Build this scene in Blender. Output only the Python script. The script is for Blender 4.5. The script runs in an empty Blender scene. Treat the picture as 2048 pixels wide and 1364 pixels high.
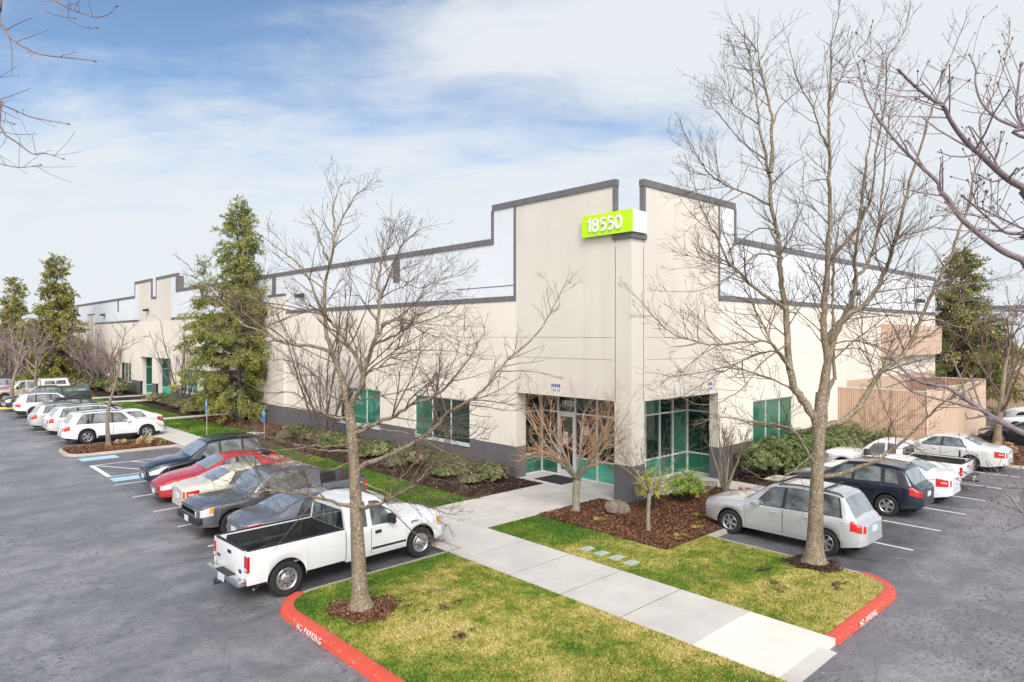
import bpy, bmesh, math, random
import numpy as np
from mathutils import Vector, Matrix

random.seed(7)
RNG = np.random.default_rng(11)
SC = bpy.context.scene
COL = SC.collection
rad = math.radians
FPX, HEAD, CAMZ, HORIZ = 1340.0, rad(43.2), 5.85, 672.0
RT = (math.cos(HEAD), -math.sin(HEAD)); FW = (math.sin(HEAD), math.cos(HEAD))
X0, Y0 = 19.06, 14.2          # corner of the warehouse
ROAD = -0.12                  # the asphalt lies a kerb's height below lawns and walks

def at(u, v, depth):
    a = (u-1024)/FPX
    return Vector(((RT[0]*a+FW[0])*depth, (RT[1]*a+FW[1])*depth, CAMZ-(v-HORIZ)/FPX*depth))

# ------------------------------------------------------------------ objects
def link(o, parent=None):
    COL.objects.link(o)
    if parent is not None:
        o.parent = parent
    return o

def mesh(name, verts, faces, mats, parent=None, loc=None, smooth=False, sharp=None, midx=None, rotz=None):
    me = bpy.data.meshes.new(name)
    if isinstance(verts, np.ndarray):
        verts = verts.tolist()
    if isinstance(faces, np.ndarray):
        faces = faces.tolist()
    me.from_pydata(verts, [], faces)
    if not isinstance(mats, (list, tuple)):
        mats = [mats]
    for m in mats:
        me.materials.append(m)
    if midx is not None:
        me.polygons.foreach_set('material_index', midx)
    if smooth:
        me.polygons.foreach_set('use_smooth', [True]*len(me.polygons))
        if sharp:
            me.set_sharp_from_angle(angle=rad(sharp))
    me.update()
    o = bpy.data.objects.new(name, me)
    link(o, parent)
    if loc is not None:
        o.location = loc
    if rotz is not None:
        o.rotation_euler = (0, 0, rotz)
    return o

def tag(o, label=None, cat=None, group=None, kind=None):
    if label: o['label'] = label
    if cat: o['category'] = cat
    if group: o['group'] = group
    if kind: o['kind'] = kind
    return o

def thing(name, label, cat, loc=(0, 0, 0), rotz=0, group=None):
    o = bpy.data.objects.new(name, None)
    o.empty_display_size = .3
    COL.objects.link(o)
    o.location = loc; o.rotation_euler = (0, 0, rotz)
    return tag(o, label, cat, group)

def dup(root, loc, rotz=0, label=None, group=None, scale=None):
    r = root.copy(); COL.objects.link(r)
    r.location = loc; r.rotation_euler = (0, 0, rotz)
    if scale is not None: r.scale = scale if hasattr(scale, '__len__') else (scale,)*3
    if label: r['label'] = label
    if group: r['group'] = group
    for ch in list(root.children):
        c = ch.copy(); COL.objects.link(c); c.parent = r
        for g in ch.children:
            d = g.copy(); COL.objects.link(d); d.parent = c
    return r

class MB:
    """collects shapes for one mesh"""
    def __init__(s): s.v = []; s.f = []; s.m = []
    def add(s, vs, fs, mi=0, M=None):
        b = len(s.v)
        s.v += [tuple(M @ Vector(p)) for p in vs] if M is not None else [tuple(p) for p in vs]
        s.f += [tuple(i+b for i in f) for f in fs]; s.m += [mi]*len(fs)
        return s
    def box(s, x0, x1, y0, y1, z0, z1, mi=0, M=None, bev=0.0):
        if bev > 0:
            b = bev
            bm = bmesh.new(); bmesh.ops.create_cube(bm, size=1)
            for q in bm.verts:
                q.co = Vector((x0+(q.co.x+.5)*(x1-x0), y0+(q.co.y+.5)*(y1-y0), z0+(q.co.z+.5)*(z1-z0)))
            bmesh.ops.bevel(bm, geom=list(bm.edges), offset=b, segments=2, affect='EDGES', profile=.6)
            bm.verts.index_update()
            vs = [tuple(q.co) for q in bm.verts]; fs = [tuple(q.index for q in f.verts) for f in bm.faces]
            bm.free()
            return s.add(vs, fs, mi, M)
        vs = [(x0,y0,z0),(x1,y0,z0),(x1,y1,z0),(x0,y1,z0),(x0,y0,z1),(x1,y0,z1),(x1,y1,z1),(x0,y1,z1)]
        return s.add(vs, [(0,3,2,1),(4,5,6,7),(0,1,5,4),(1,2,6,5),(2,3,7,6),(3,0,4,7)], mi, M)
    def quad(s, a, b, c, d, mi=0): return s.add([a,b,c,d], [(0,1,2,3)], mi)
    def tube(s, pts, rads, n=8, mi=0, cap=True):
        pts = [Vector(p) for p in pts]
        if not hasattr(rads, '__len__'): rads = [rads]*len(pts)
        vs = []; fs = []
        prev = None
        for i, p in enumerate(pts):
            d = (pts[min(i+1, len(pts)-1)]-pts[max(i-1, 0)]).normalized()
            if prev is None:
                ref = Vector((0,0,1)) if abs(d.z) < .9 else Vector((1,0,0))
                N = d.cross(ref).normalized()
            else:
                N = (prev-d*prev.dot(d)).normalized()
            prev = N; B = d.cross(N)
            for k in range(n):
                a = 2*math.pi*k/n
                vs.append(p+(N*math.cos(a)+B*math.sin(a))*rads[i])
        for i in range(len(pts)-1):
            for k in range(n):
                fs.append((i*n+k, i*n+(k+1) % n, (i+1)*n+(k+1) % n, (i+1)*n+k))
        if cap:
            fs.append(tuple(range(n-1, -1, -1))); fs.append(tuple((len(pts)-1)*n+k for k in range(n)))
        return s.add(vs, fs, mi)
    def lathe(s, prof, n=24, axis='y', mi=0, M=None, close=False):
        """prof: list of (r, h) turned about the axis"""
        vs = []; fs = []
        for r, h in prof:
            for k in range(n):
                a = 2*math.pi*k/n
                c, t = r*math.cos(a), r*math.sin(a)
                vs.append((c, h, t) if axis == 'y' else (c, t, h))
        for i in range(len(prof)-1):
            for k in range(n):
                fs.append((i*n+k, i*n+(k+1) % n, (i+1)*n+(k+1) % n, (i+1)*n+k))
        return s.add(vs, fs, mi, M)
    def obj(s, name, mats, parent=None, loc=None, smooth=False, sharp=None, rotz=None):
        return mesh(name, s.v, s.f, mats, parent, loc, smooth, sharp, s.m if isinstance(mats, (list, tuple)) and len(mats) > 1 else None, rotz)

def poly(name, pts, z, mat, kind='structure', parent=None):
    """flat ground sheet, triangulated from its outline"""
    bm = bmesh.new()
    vs = [bm.verts.new((p[0], p[1], z)) for p in pts]
    f = bm.faces.new(vs)
    bm.normal_update()
    if f.normal.z < 0: f.normal_flip()
    bmesh.ops.triangulate(bm, faces=[f])
    me = bpy.data.meshes.new(name); bm.to_mesh(me); bm.free()
    me.materials.append(mat)
    o = bpy.data.objects.new(name, me); link(o, parent)
    if kind: o['kind'] = kind
    return o

def arc(cx, cy, r, a0, a1, n=8):
    return [(cx+r*math.cos(rad(a0+(a1-a0)*i/n)), cy+r*math.sin(rad(a0+(a1-a0)*i/n))) for i in range(n+1)]

# ------------------------------------------------------------------ materials
MATS = {}
class NT:
    """small node-tree writer"""
    def __init__(s, name):
        s.mat = bpy.data.materials.new(name); s.mat.use_nodes = True
        s.t = s.mat.node_tree; s.n = s.t.nodes; s.p = s.n['Principled BSDF']
        s.tc = None
    def node(s, typ, **kw):
        n = s.n.new(typ)
        for k, v in kw.items():
            if k.startswith('_'): setattr(n, k[1:], v)
            else: n.inputs[k.replace('__', ' ')].default_value = v
        return n
    def lk(s, a, b): s.t.links.new(a, b)
    def co(s, scale=(1, 1, 1), rot=(0,0,0)):
        if s.tc is None: s.tc = s.n.new('ShaderNodeTexCoord')
        m = s.n.new('ShaderNodeMapping'); m.inputs['Scale'].default_value = scale; m.inputs['Rotation'].default_value = rot
        s.lk(s.tc.outputs['Object'], m.inputs['Vector'])
        return m.outputs['Vector']
    def noise(s, scale, detail=4, rough=.55, vec=None, dist=0.0):
        n = s.n.new('ShaderNodeTexNoise')
        n.inputs['Scale'].default_value = scale; n.inputs['Detail'].default_value = detail
        n.inputs['Roughness'].default_value = rough; n.inputs['Distortion'].default_value = dist
        s.lk(vec if vec is not None else s.co(), n.inputs['Vector'])
        return n.outputs['Fac']
    def ramp(s, fac, stops):
        r = s.n.new('ShaderNodeValToRGB')
        e = r.color_ramp.elements
        while len(e) < len(stops): e.new(.5)
        for i, (p, c) in enumerate(stops):
            e[i].position = p; e[i].color = (*c, 1) if len(c) == 3 else c
        s.lk(fac, r.inputs['Fac'])
        return r.outputs['Color']
    def val(s, fac, lo, hi, a=0.0, b=1.0):
        m = s.n.new('ShaderNodeMapRange'); m.interpolation_type = 'SMOOTHSTEP'
        m.inputs['From Min'].default_value = a; m.inputs['From Max'].default_value = b
        m.inputs['To Min'].default_value = lo; m.inputs['To Max'].default_value = hi
        s.lk(fac, m.inputs['Value'])
        return m.outputs['Result']
    def mix(s, fac, a, b, mode='MIX'):
        m = s.n.new('ShaderNodeMix'); m.data_type = 'RGBA'; m.blend_type = mode
        for inp, v in ((m.inputs[0], fac), (m.inputs[6], a), (m.inputs[7], b)):
            if isinstance(v, (int, float)): inp.default_value = v
            elif isinstance(v, tuple): inp.default_value = (*v, 1) if len(v) == 3 else v
            else: s.lk(v, inp)
        return m.outputs[2]
    def math(s, op, a, b=None):
        m = s.n.new('ShaderNodeMath'); m.operation = op
        for i, v in enumerate((a, b)):
            if v is None: continue
            if isinstance(v, (int, float)): m.inputs[i].default_value = v
            else: s.lk(v, m.inputs[i])
        return m.outputs[0]
    def bump(s, h, strength=.3, dist=.02):
        b = s.n.new('ShaderNodeBump'); b.inputs['Strength'].default_value = strength; b.inputs['Distance'].default_value = dist
        s.lk(h, b.inputs['Height']); s.lk(b.outputs['Normal'], s.p.inputs['Normal'])
    def island(s):
        return s.n.new('ShaderNodeNewGeometry').outputs['Random Per Island']
    def col(s, c): 
        if isinstance(c, tuple): s.p.inputs['Base Color'].default_value = (*c, 1)
        else: s.lk(c, s.p.inputs['Base Color'])
    def set(s, **kw):
        for k, v in kw.items():
            i = s.p.inputs[k.replace('_', ' ')]
            if isinstance(v, (int, float, tuple)): i.default_value = v
            else: s.lk(v, i)
        return s

def simple(name, c, rough=.5, metal=0.0, var=.12, scale=6.0, bump=0.0, coat=0.0, spec=None, bscale=None):
    if name in MATS: return MATS[name]
    t = NT(name)
    n = t.noise(scale, 5)
    lo = tuple(max(0, x*(1-var)) for x in c); hi = tuple(min(1, x*(1+var)) for x in c)
    t.col(t.ramp(n, [(.3, lo), (.7, hi)]))
    t.set(Roughness=rough, Metallic=metal)
    if coat: t.set(Coat_Weight=coat, Coat_Roughness=.06)
    if spec is not None: t.set(Specular_IOR_Level=spec)
    if bump: t.bump(t.noise(bscale or scale*6, 4), bump, .01)
    MATS[name] = t.mat
    return t.mat

def paint(name, c, metal=0.0, rough=.3):
    """car paint: flecks, faint road film towards large blotches, clear coat"""
    if name in MATS: return MATS[name]
    t = NT(name)
    n = t.noise(2.2, 6, .65)
    film = tuple(x*.95+.006 for x in c)
    t.col(t.ramp(n, [(.3, c), (.8, film)]))
    t.set(Metallic=metal, Roughness=t.val(t.noise(1.2, 3), rough*.85, rough*1.2, .3, .7), Coat_Weight=.9, Coat_Roughness=.05)
    MATS[name] = t.mat
    return t.mat
# ------------------------------------------------------------------ ground materials
def mat_asphalt():
    t = NT('asphalt')
    v = t.co()
    big = t.noise(.13, 4, .55, v, .8)
    lane = t.noise(.5, 6, .62, t.co((.5, 1.3, 1), (0,0,rad(4))), .8)
    mid = t.noise(1.1, 8, .70, v, .5)
    fine = t.noise(34, 6, .75, v)
    grit = t.noise(170, 2, .6, v)
    tone = t.math('ADD', t.math('MULTIPLY', big, .36), t.math('ADD', t.math('MULTIPLY', lane, .24), t.math('MULTIPLY', mid, .40)))
    base = t.ramp(tone, [(.36, (.105,.104,.111)), (.46, (.162,.160,.168)), (.54, (.235,.232,.241)), (.64, (.315,.31,.318))])
    coarse = t.noise(11, 7, .8, t.co((.8, 1.2, 1), (0,0,rad(-20))))
    speck = t.ramp(t.math('ADD', t.math('MULTIPLY', coarse, .28), t.math('ADD', t.math('MULTIPLY', fine, .50), t.math('MULTIPLY', grit, .22))), [(.38, (.42,.42,.44)), (.47, (.93,.93,.94)), (.60, (1.42,1.40,1.38))])
    c = t.mix(1.0, base, speck, 'MULTIPLY')
    # the bays the cars keep wet: damp asphalt with ragged edges, and drip spots
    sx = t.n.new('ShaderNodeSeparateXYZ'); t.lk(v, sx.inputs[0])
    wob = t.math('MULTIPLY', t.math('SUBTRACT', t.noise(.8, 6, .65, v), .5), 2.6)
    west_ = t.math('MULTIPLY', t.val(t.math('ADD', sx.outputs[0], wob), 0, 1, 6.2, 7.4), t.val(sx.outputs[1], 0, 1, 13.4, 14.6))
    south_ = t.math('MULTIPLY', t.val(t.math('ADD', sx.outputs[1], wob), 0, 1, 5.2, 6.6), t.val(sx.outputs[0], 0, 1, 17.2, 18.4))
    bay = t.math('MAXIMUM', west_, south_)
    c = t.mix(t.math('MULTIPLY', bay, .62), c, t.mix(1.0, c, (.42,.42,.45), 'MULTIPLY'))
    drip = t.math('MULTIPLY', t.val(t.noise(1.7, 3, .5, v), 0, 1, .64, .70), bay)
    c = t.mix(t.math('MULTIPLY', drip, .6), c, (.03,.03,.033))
    # worn sealcoat: small ragged dark flakes gathered into patches
    fl = t.val(t.noise(9, 9, .80, t.co((.7, 1.25, 1), (0,0,rad(-40)))), 0, 1, .53, .56)
    where = t.val(t.noise(.22, 5, .6, t.co((1,1,1), (0,0,1)), .6), .30, 1, .44, .58)
    c = t.mix(t.math('MULTIPLY', t.math('MULTIPLY', fl, where), .85), c, (.075,.075,.085))
    # hairline cracks
    w = t.n.new('ShaderNodeTexVoronoi'); w.feature = 'DISTANCE_TO_EDGE'; w.inputs['Scale'].default_value = .16
    dv = t.n.new('ShaderNodeVectorMath'); dv.operation = 'ADD'; t.lk(v, dv.inputs[0])
    nz = t.n.new('ShaderNodeTexNoise'); nz.inputs['Scale'].default_value = .9; nz.inputs['Detail'].default_value = 6; t.lk(v, nz.inputs['Vector'])
    t.lk(nz.outputs['Color'], dv.inputs[1]); t.lk(dv.outputs[0], w.inputs['Vector'])
    c = t.mix(t.math('MULTIPLY', t.val(w.outputs['Distance'], 1, 0, .0008, .0032), .28), c, (.05,.05,.055))
    t.col(c)
    t.set(Roughness=t.val(t.math('ADD', t.math('MULTIPLY', big, .6), t.math('MULTIPLY', mid, .4)), .34, .72, .42, .58), Specular_IOR_Level=.5)
    t.bump(t.math('ADD', t.math('MULTIPLY', fine, .5), grit), .35, .008)
    return t.mat

def grass_colour(t):
    v = t.co()
    a = t.noise(.42, 5, .6, v, .5); b = t.noise(2.3, 5, .65, v); c = t.noise(9, 4, .6, v)
    m = t.math('ADD', t.math('MULTIPLY', a, .52), t.math('ADD', t.math('MULTIPLY', b, .33), t.math('MULTIPLY', c, .18)))
    return m
def mat_grass(name, dry, blades, lush=()):
    """dry shifts how much of the lawn has gone to straw"""
    t = NT(name)
    m = grass_colour(t)
    m = t.math('ADD', m, dry)
    if lush:   # watered margins stay green
        s = t.n.new('ShaderNodeSeparateXYZ'); t.lk(t.co(), s.inputs[0])
        for ax, a, b, k in lush: m = t.math('SUBTRACT', m, t.val(s.outputs[ax], 0, k, a, b))
    g = t.ramp(m, [(.38, (.065,.15,.016)), (.47, (.14,.225,.026)), (.53, (.29,.30,.055)), (.60, (.49,.42,.13)), (.70, (.62,.51,.25))])
    if blades:
        r = t.island()
        g = t.mix(1.0, g, t.ramp(r, [(0, (.62,.66,.55)), (.5, (1,1,1)), (1, (1.35,1.3,1.2))]), 'MULTIPLY')
        t.set(Roughness=.55, Specular_IOR_Level=.3)
    else:
        bare = t.val(t.noise(1.6, 6, .7), 0, 1, .665, .70)
        g = t.mix(bare, t.mix(.35, g, (.03,.025,.015)), (.06,.038,.024))
        t.set(Roughness=.9, Specular_IOR_Level=.1)
        t.bump(t.noise(60, 4, .7), .6, .02)
    t.col(g)
    return t.mat

def mat_mulch(name, a, b, c):
    t = NT(name)
    n = t.noise(26, 6, .75); w = t.noise(1.2, 4)
    k = t.ramp(n, [(.32, a), (.5, b), (.68, c)])
    t.col(t.mix(t.val(w, 0, .55, .45, .62), k, tuple(x*.45 for x in a)))
    t.set(Roughness=.95, Specular_IOR_Level=.15)
    t.bump(n, .9, .04)
    return t.mat

def mat_concrete(name, c, spots=True):
    t = NT(name)
    n = t.noise(1.1, 6, .6); f = t.noise(40, 4, .7); s = t.noise(130, 2)
    k = t.ramp(n, [(.3, tuple(x*.86 for x in c)), (.7, tuple(min(1, x*1.08) for x in c))])
    k = t.mix(t.val(f, 0, .35, .5, .72), k, tuple(x*.72 for x in c))
    if spots: k = t.mix(t.val(s, 0, .35, .6, .7), k, tuple(x*.55 for x in c))
    t.col(k); t.set(Roughness=.78); t.bump(f, .15, .004)
    return t.mat

def mat_worn(name, c, under, lo=.52, hi=.6, rough=.6):
    """paint worn through to what lies under it"""
    t = NT(name)
    n = t.noise(9, 8, .75)
    t.col(t.mix(t.val(n, 0, 1, lo, hi), t.ramp(t.noise(2, 4), [(.3, tuple(x*.88 for x in c)), (.7, c)]), under))
    t.set(Roughness=rough); t.bump(n, .1, .004)
    return t.mat

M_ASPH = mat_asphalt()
LUSH_A = ((1, 12.7, 14.1, .10), (0, 7.5, 6.5, .06), (1, 6.5, 4.5, .03)); LUSH_B = ((1, 11.0, 14.8, .12),)
M_GRASS_A = mat_grass('lawn_soil_dry', .035, False, LUSH_A); M_BLADE_A = mat_grass('grass_blade_dry', .035, True, LUSH_A)
M_GRASS_B = mat_grass('lawn_soil_mixed', .02, False, LUSH_B); M_BLADE_B = mat_grass('grass_blade_mixed', .02, True, LUSH_B)
M_GRASS_C = mat_grass('lawn_soil_green', -.11, False); M_BLADE_C = mat_grass('grass_blade_green', -.11, True)
M_MULCH = mat_mulch('bark_mulch_red', (.05,.022,.013), (.12,.05,.027), (.22,.10,.055))
M_MULCH_D = mat_mulch('bark_mulch_dark', (.022,.014,.011), (.055,.034,.025), (.10,.065,.048))
M_WALK = mat_concrete('walk_concrete', (.56,.525,.485))
M_WALK_N = mat_concrete('ramp_concrete_pale', (.74,.68,.60), False)
M_KERB = mat_concrete('kerb_concrete', (.40,.35,.30))
M_JOINT = simple('walk_joint', (.13,.10,.085), .9)
M_RED = mat_worn('kerb_paint_red', (.66,.085,.05), (.42,.22,.18), .575, .63, .5)
M_YELLOW = mat_worn('kerb_paint_yellow', (.75,.55,.04), (.40,.35,.28), .62, .68, .5)
M_STRIPE = mat_worn('stripe_paint_white', (.78,.78,.76), (.22,.22,.24), .58, .66, .6)
M_BLUE = mat_worn('stall_paint_blue', (.36,.58,.76), (.70,.74,.78), .50, .62, .6)

# ------------------------------------------------------------------ ground, lawns, walks
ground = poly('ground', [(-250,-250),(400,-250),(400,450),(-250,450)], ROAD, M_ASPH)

def kerb(name, pts, side=1, w=.17, top=.004, mats=M_KERB, bottom=ROAD-.05):
    """a kerbstone run along pts (its inner top edge); side=+1 puts the kerb on the left of the run"""
    prof = [(0, bottom), (0, top-.004), (.015, top), (w-.04, top), (w-.012, top-.016), (w, top-.045), (w+.035, bottom)]
    vs = []; fs = []
    P = []
    for p in pts:
        q = Vector((p[0], p[1], 0))
        if not P or (q-P[-1]).length > .02: P.append(q)
    n = len(prof)
    for i, p in enumerate(P):
        a = (P[i]-P[i-1]).normalized() if i > 0 else (P[1]-P[0]).normalized()
        b = (P[i+1]-P[i]).normalized() if i < len(P)-1 else a
        d = (a+b).normalized(); nrm = Vector((-d.y, d.x, 0))*side/max(.5, d.dot(b))
        for q, z in prof:
            vs.append((p.x+nrm.x*q, p.y+nrm.y*q, z))
    for i in range(len(P)-1):
        for k in range(n-1):
            fs.append((i*n+k, i*n+k+1, (i+1)*n+k+1, (i+1)*n+k))
    fs.append(tuple(range(n))); fs.append(tuple((len(P)-1)*n+k for k in range(n-1, -1, -1)))
    o = mesh(name, vs, fs, mats, smooth=True, sharp=40)
    o['kind'] = 'structure'
    return o

# front lawn west of the walk, with its red kerb
LAWN_A = [(6.45, 4.2), (11.18, 4.2), (11.18, 14.42)] + [(7.4, 14.42)] + arc(7.35, 13.52, .9, 90, 180, 8) + [(6.45, 13.4)]
poly('lawn', LAWN_A, -.012, M_GRASS_A)
kerb('kerb', [(6.45, 4.2), (6.45, 13.4)] + arc(7.35, 13.52, .9, 180, 112, 8), 1, .27, mats=M_RED)
kerb('kerb', arc(7.35, 13.52, .9, 112, 90, 3)+[(7.6, 14.42), (11.6, 14.42)], 1, .13)
# walk from the south drive to the entry, its tile joints cut as shallow dark gaps
def walk(name, x0, x1, y0, y1, nx, ny, z=0.0, mat=None, gap=.028):
    b = MB()
    b.box(x0, x1, y0, y1, -.14, z-.008, 1)
    dx, dy = (x1-x0)/nx, (y1-y0)/ny
    for i in range(nx):
        for j in range(ny):
            b.box(x0+i*dx+(gap/2 if i else 0), x0+(i+1)*dx-(gap/2 if i < nx-1 else 0),
                  y0+j*dy+(gap/2 if j else 0), y0+(j+1)*dy-(gap/2 if j < ny-1 else 0), z-.0075, z)
    o = b.obj(name, [mat or M_WALK, M_JOINT]); o['kind'] = 'structure'
    return o
walk('walkway', 11.18, 13.44, 6.92, 15.42, 1, 5)
walk('walkway', 11.68, 13.44, 15.42, 18.5, 1, 2)
walk('walkway', 13.44, 20.8, 15.42, 18.5, 4, 2)
walk('walkway', 19.08, 20.8, 18.5, 20.3, 1, 1)
walk('walkway', 18.8, 20.8, 14.3, 15.42, 1, 1)
walk('walkway', 20.8, 25.4, 14.1, 15.97, 3, 1)
walk('walkway', 23.5, 25.05, 10.5, 14.1, 1, 2)
walk('walkway', 11.68, 13.44, 18.5, 100, 1, 54)
walk('walkway', 13.44, 19.0, 50.6, 52.1, 3, 1, -.001)
walk('walkway', 13.44, 18.9, 66.5, 68.5, 3, 1, -.001)
walk('walkway', 13.44, 20.5, 72.2, 73.9, 3, 1, -.001)
walk('walkway', 15.0, 16.9, 39.4, 40.6, 1, 1, -.001)
b = MB()   # ramp down to the drive
b.add([(11.18,6.92,0),(13.1,6.92,0),(13.1,5.32,ROAD+.02),(11.18,5.32,ROAD+.02),(11.18,6.92,-.3),(13.1,6.92,-.3),(13.1,5.32,-.3),(11.18,5.32,-.3)],
      [(0,1,2,3),(0,3,7,4),(1,5,6,2),(3,2,6,7)])
tag(b.obj('ramp', M_WALK_N), kind='structure')
b = MB(); b.add([(11.18,5.32,ROAD+.02),(13.1,5.32,ROAD+.02),(13.1,5.0,ROAD+.004),(11.18,5.0,ROAD+.004)], [(0,1,2,3)])
tag(b.obj('gutter', M_WALK), kind='structure')
b = MB()   # pale flare beside the ramp
b.box(13.1, 13.44, 5.16, 6.92, -.2, .004, 0, bev=.02)
tag(b.obj('kerb', M_WALK_N), kind='structure')
# lawn east of the walk
LAWN_B = [(13.44, 5.36), (16.66, 5.36)] + arc(16.66, 6.26, .90, -90, 0, 8) + [(17.6, 10.46), (15.6, 10.46), (15.6, 15.4), (13.44, 15.4)]
poly('lawn', LAWN_B, -.012, M_GRASS_B)
kerb('kerb', [(13.44, 5.36)] + arc(16.66, 6.26, .90, -90, -8, 9), -1, .22, mats=M_RED)
kerb('kerb', arc(16.66, 6.26, .90, -8, 0, 2) + [(17.6, 10.46), (37.2, 10.46)], -1, .13)
# mulch beds
MULCH_C = [(15.6, 10.46), (23.5, 10.46), (23.5, 14.1), (20.8, 14.1), (20.8, 14.3), (18.8, 14.3), (18.8, 15.42), (15.6, 15.42)]
poly('mulch_bed', MULCH_C, .012, M_MULCH)
poly('mulch_bed', [(25.05, 10.46), (37.2, 10.46), (37.2, 14.3), (25.05, 14.3)], .012, M_MULCH_D)
poly('mulch_bed', [(15.35, 18.5), (19.08, 18.5), (19.08, 39.4), (15.35, 39.4)], .010, M_MULCH_D)
poly('mulch_bed', [(16.9, 39.4), (19.08, 39.4), (19.08, 50.6), (16.0, 50.6), (16.0, 44)], .010, M_MULCH)
poly('mulch_bed', [(15.9, 52.1), (19.08, 52.1), (19.08, 66.5), (15.9, 66.5)], .010, M_MULCH_D)
poly('mulch_bed', [(15.6, 68.5), (19.08, 68.5), (19.08, 72.2), (14.9, 72.2)], .010, M_MULCH_D)
poly('mulch_bed', [(15.2, 73.9), (19.08, 73.9), (19.08, 120), (15.2, 120)], .010, M_MULCH_D)
# green strips between walk and bed
LAWN_C = [(13.44, 18.5), (15.35, 18.5), (15.35, 39.4), (13.44, 39.4)]
poly('lawn', LAWN_C, -.012, M_GRASS_C)
LAWN_D = [(13.44, 40.6), (16.9, 40.6), (16.0, 44), (16.0, 50.6), (13.44, 50.6)]
poly('lawn', LAWN_D, -.012, M_GRASS_B)
LAWN_E = [(13.44, 52.1), (15.9, 52.1), (15.9, 66.5), (13.44, 66.5)]
poly('lawn', LAWN_E, -.012, M_GRASS_C)
poly('lawn', [(13.44, 39.4), (15.0, 39.4), (15.0, 40.6), (13.44, 40.6)], -.012, M_GRASS_B)
poly('lawn', [(13.44, 68.5), (15.6, 68.5), (14.9, 72.2), (13.44, 72.2)], -.012, M_GRASS_C)
poly('lawn', [(13.44, 73.9), (15.2, 73.9), (15.2, 120), (13.44, 120)], -.012, M_GRASS_C)
kerb('kerb', [(11.68, 14.42), (11.68, 38.75)], 1, .13)
kerb('kerb', [(11.68, 41.95), (11.68, 69)], 1, .13)
kerb('kerb', [(11.68, 72), (11.68, 100)], 1, .13)

def island(x0, x1, y0, y1, mat, kmat=M_KERB, rounded='W'):
    r = .75
    pts = [(x1, y0)] + arc(x0+r, y0+r, r, 270, 180, 6) + arc(x0+r, y1-r, r, 180, 90, 6) + [(x1, y1)]
    poly('mulch_bed', pts[::-1], .008, mat)
    return kerb('kerb', pts, 1, .15, mats=kmat)
island(6.75, 11.6, 38.85, 41.85, M_MULCH)
island(6.75, 11.6, 68.6, 72.2, M_MULCH, M_YELLOW)
pts = [(37.4, 10.4), (37.4, 6.9)] + arc(38.1, 6.6, .7, 180, 270, 5) + arc(43.4, 6.6, .7, 270, 360, 5) + [(44.1, 10.4)]
poly('mulch_bed', pts, .008, M_MULCH); kerb('kerb', pts, -1, .15)
poly('lawn', [(3.2, -3.2), (8.6, -3.2), (8.6, 1.0), (3.2, 1.0)], -.012, M_GRASS_B)
kerb('kerb', [(3.2, -3.2), (3.2, 1.0), (8.6, 1.0), (8.6, -3.2), (3.2, -3.2)], 1, .13)
poly('lawn', [(-4, 5.6), (.4, 5.6), (.4, 10.6), (-4, 10.6)], -.012, M_GRASS_B)
kerb('kerb', [(-4, 5.6), (-4, 10.6), (.4, 10.6), (.4, 5.6), (-4, 5.6)], 1, .13)

# painted stripes
S = 1.0205
def stripe(x0, x1, y0, y1, mat=M_STRIPE, name='stall_line'):
    b = MB(); z = ROAD+.004
    b.quad((x0,y0,z),(x1,y0,z),(x1,y1,z),(x0,y1,z))
    return tag(b.obj(name, mat), kind='structure')
for y in (17.1, 19.76, 22.45, 24.95, 27.7, 30.42):
    stripe(6.72, 11.55, y-.05, y+.05)
for y in (45.4, 48.1, 50.8, 53.5, 56.2, 58.9, 61.6, 64.3):
    stripe(6.9, 11.55, y-.05, y+.05)
for x in (20.92, 23.6, 26.4, 29.1, 31.85, 35.0):
    stripe(x-.05, x+.05, 5.95, 10.3)
# accessible bays: blue panels and a hatched aisle
def strip_line(p, q, w=.11, mat=M_STRIPE, z=ROAD+.004):
    p = Vector((*p, z)); q = Vector((*q, z)); d = (q-p).normalized(); n = Vector((-d.y, d.x, 0))*w/2
    b = MB(); b.quad(p-n, q-n, q+n, p+n)
    return tag(b.obj('hatch_line', mat), kind='structure')
strip_line((7.0, 32.35), (7.0, 35.75), .2); strip_line((7.1, 32.4), (11.5, 32.4)); strip_line((7.1, 35.7), (11.5, 35.7))
for k in range(3):
    strip_line((7.15+k*1.5, 35.6), (8.85+k*1.5, 32.5), .1, z=ROAD+.0042)
stripe(6.9, 8.5, 31.15, 32.0, M_BLUE, 'blue_bay_panel'); stripe(6.9, 8.5, 37.2, 38.2, M_BLUE, 'blue_bay_panel')

# ------------------------------------------------------------------ lettering helper
def text_mesh(name, body, size, extrude, mat, parent=None, M=None, bold=0.0, align='LEFT', spacing=1.0, jitter=0):
    cu = bpy.data.curves.new(name, 'FONT')
    cu.body = body; cu.size = size; cu.extrude = extrude; cu.offset = bold; cu.align_x = align; cu.space_character = spacing
    cu.resolution_u = 5
    o = bpy.data.objects.new(name, cu); COL.objects.link(o)
    bpy.context.view_layer.update()
    me = bpy.data.meshes.new_from_object(o.evaluated_get(bpy.context.evaluated_depsgraph_get()))
    bpy.data.objects.remove(o); bpy.data.curves.remove(cu)
    me.name = name
    me.materials.clear(); me.materials.append(mat)
    if M is not None: me.transform(M)
    o = bpy.data.objects.new(name, me); link(o, parent)
    return o
def axes(origin, right, up):
    r = Vector(right).normalized(); u = Vector(up).normalized(); n = r.cross(u)
    m = Matrix((r, u, n)).transposed().to_4x4(); m.translation = Vector(origin)
    return m
M_LETTER = mat_worn('kerb_letter_white', (.75,.72,.7), (.62,.09,.06), .50, .58, .6)
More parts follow.
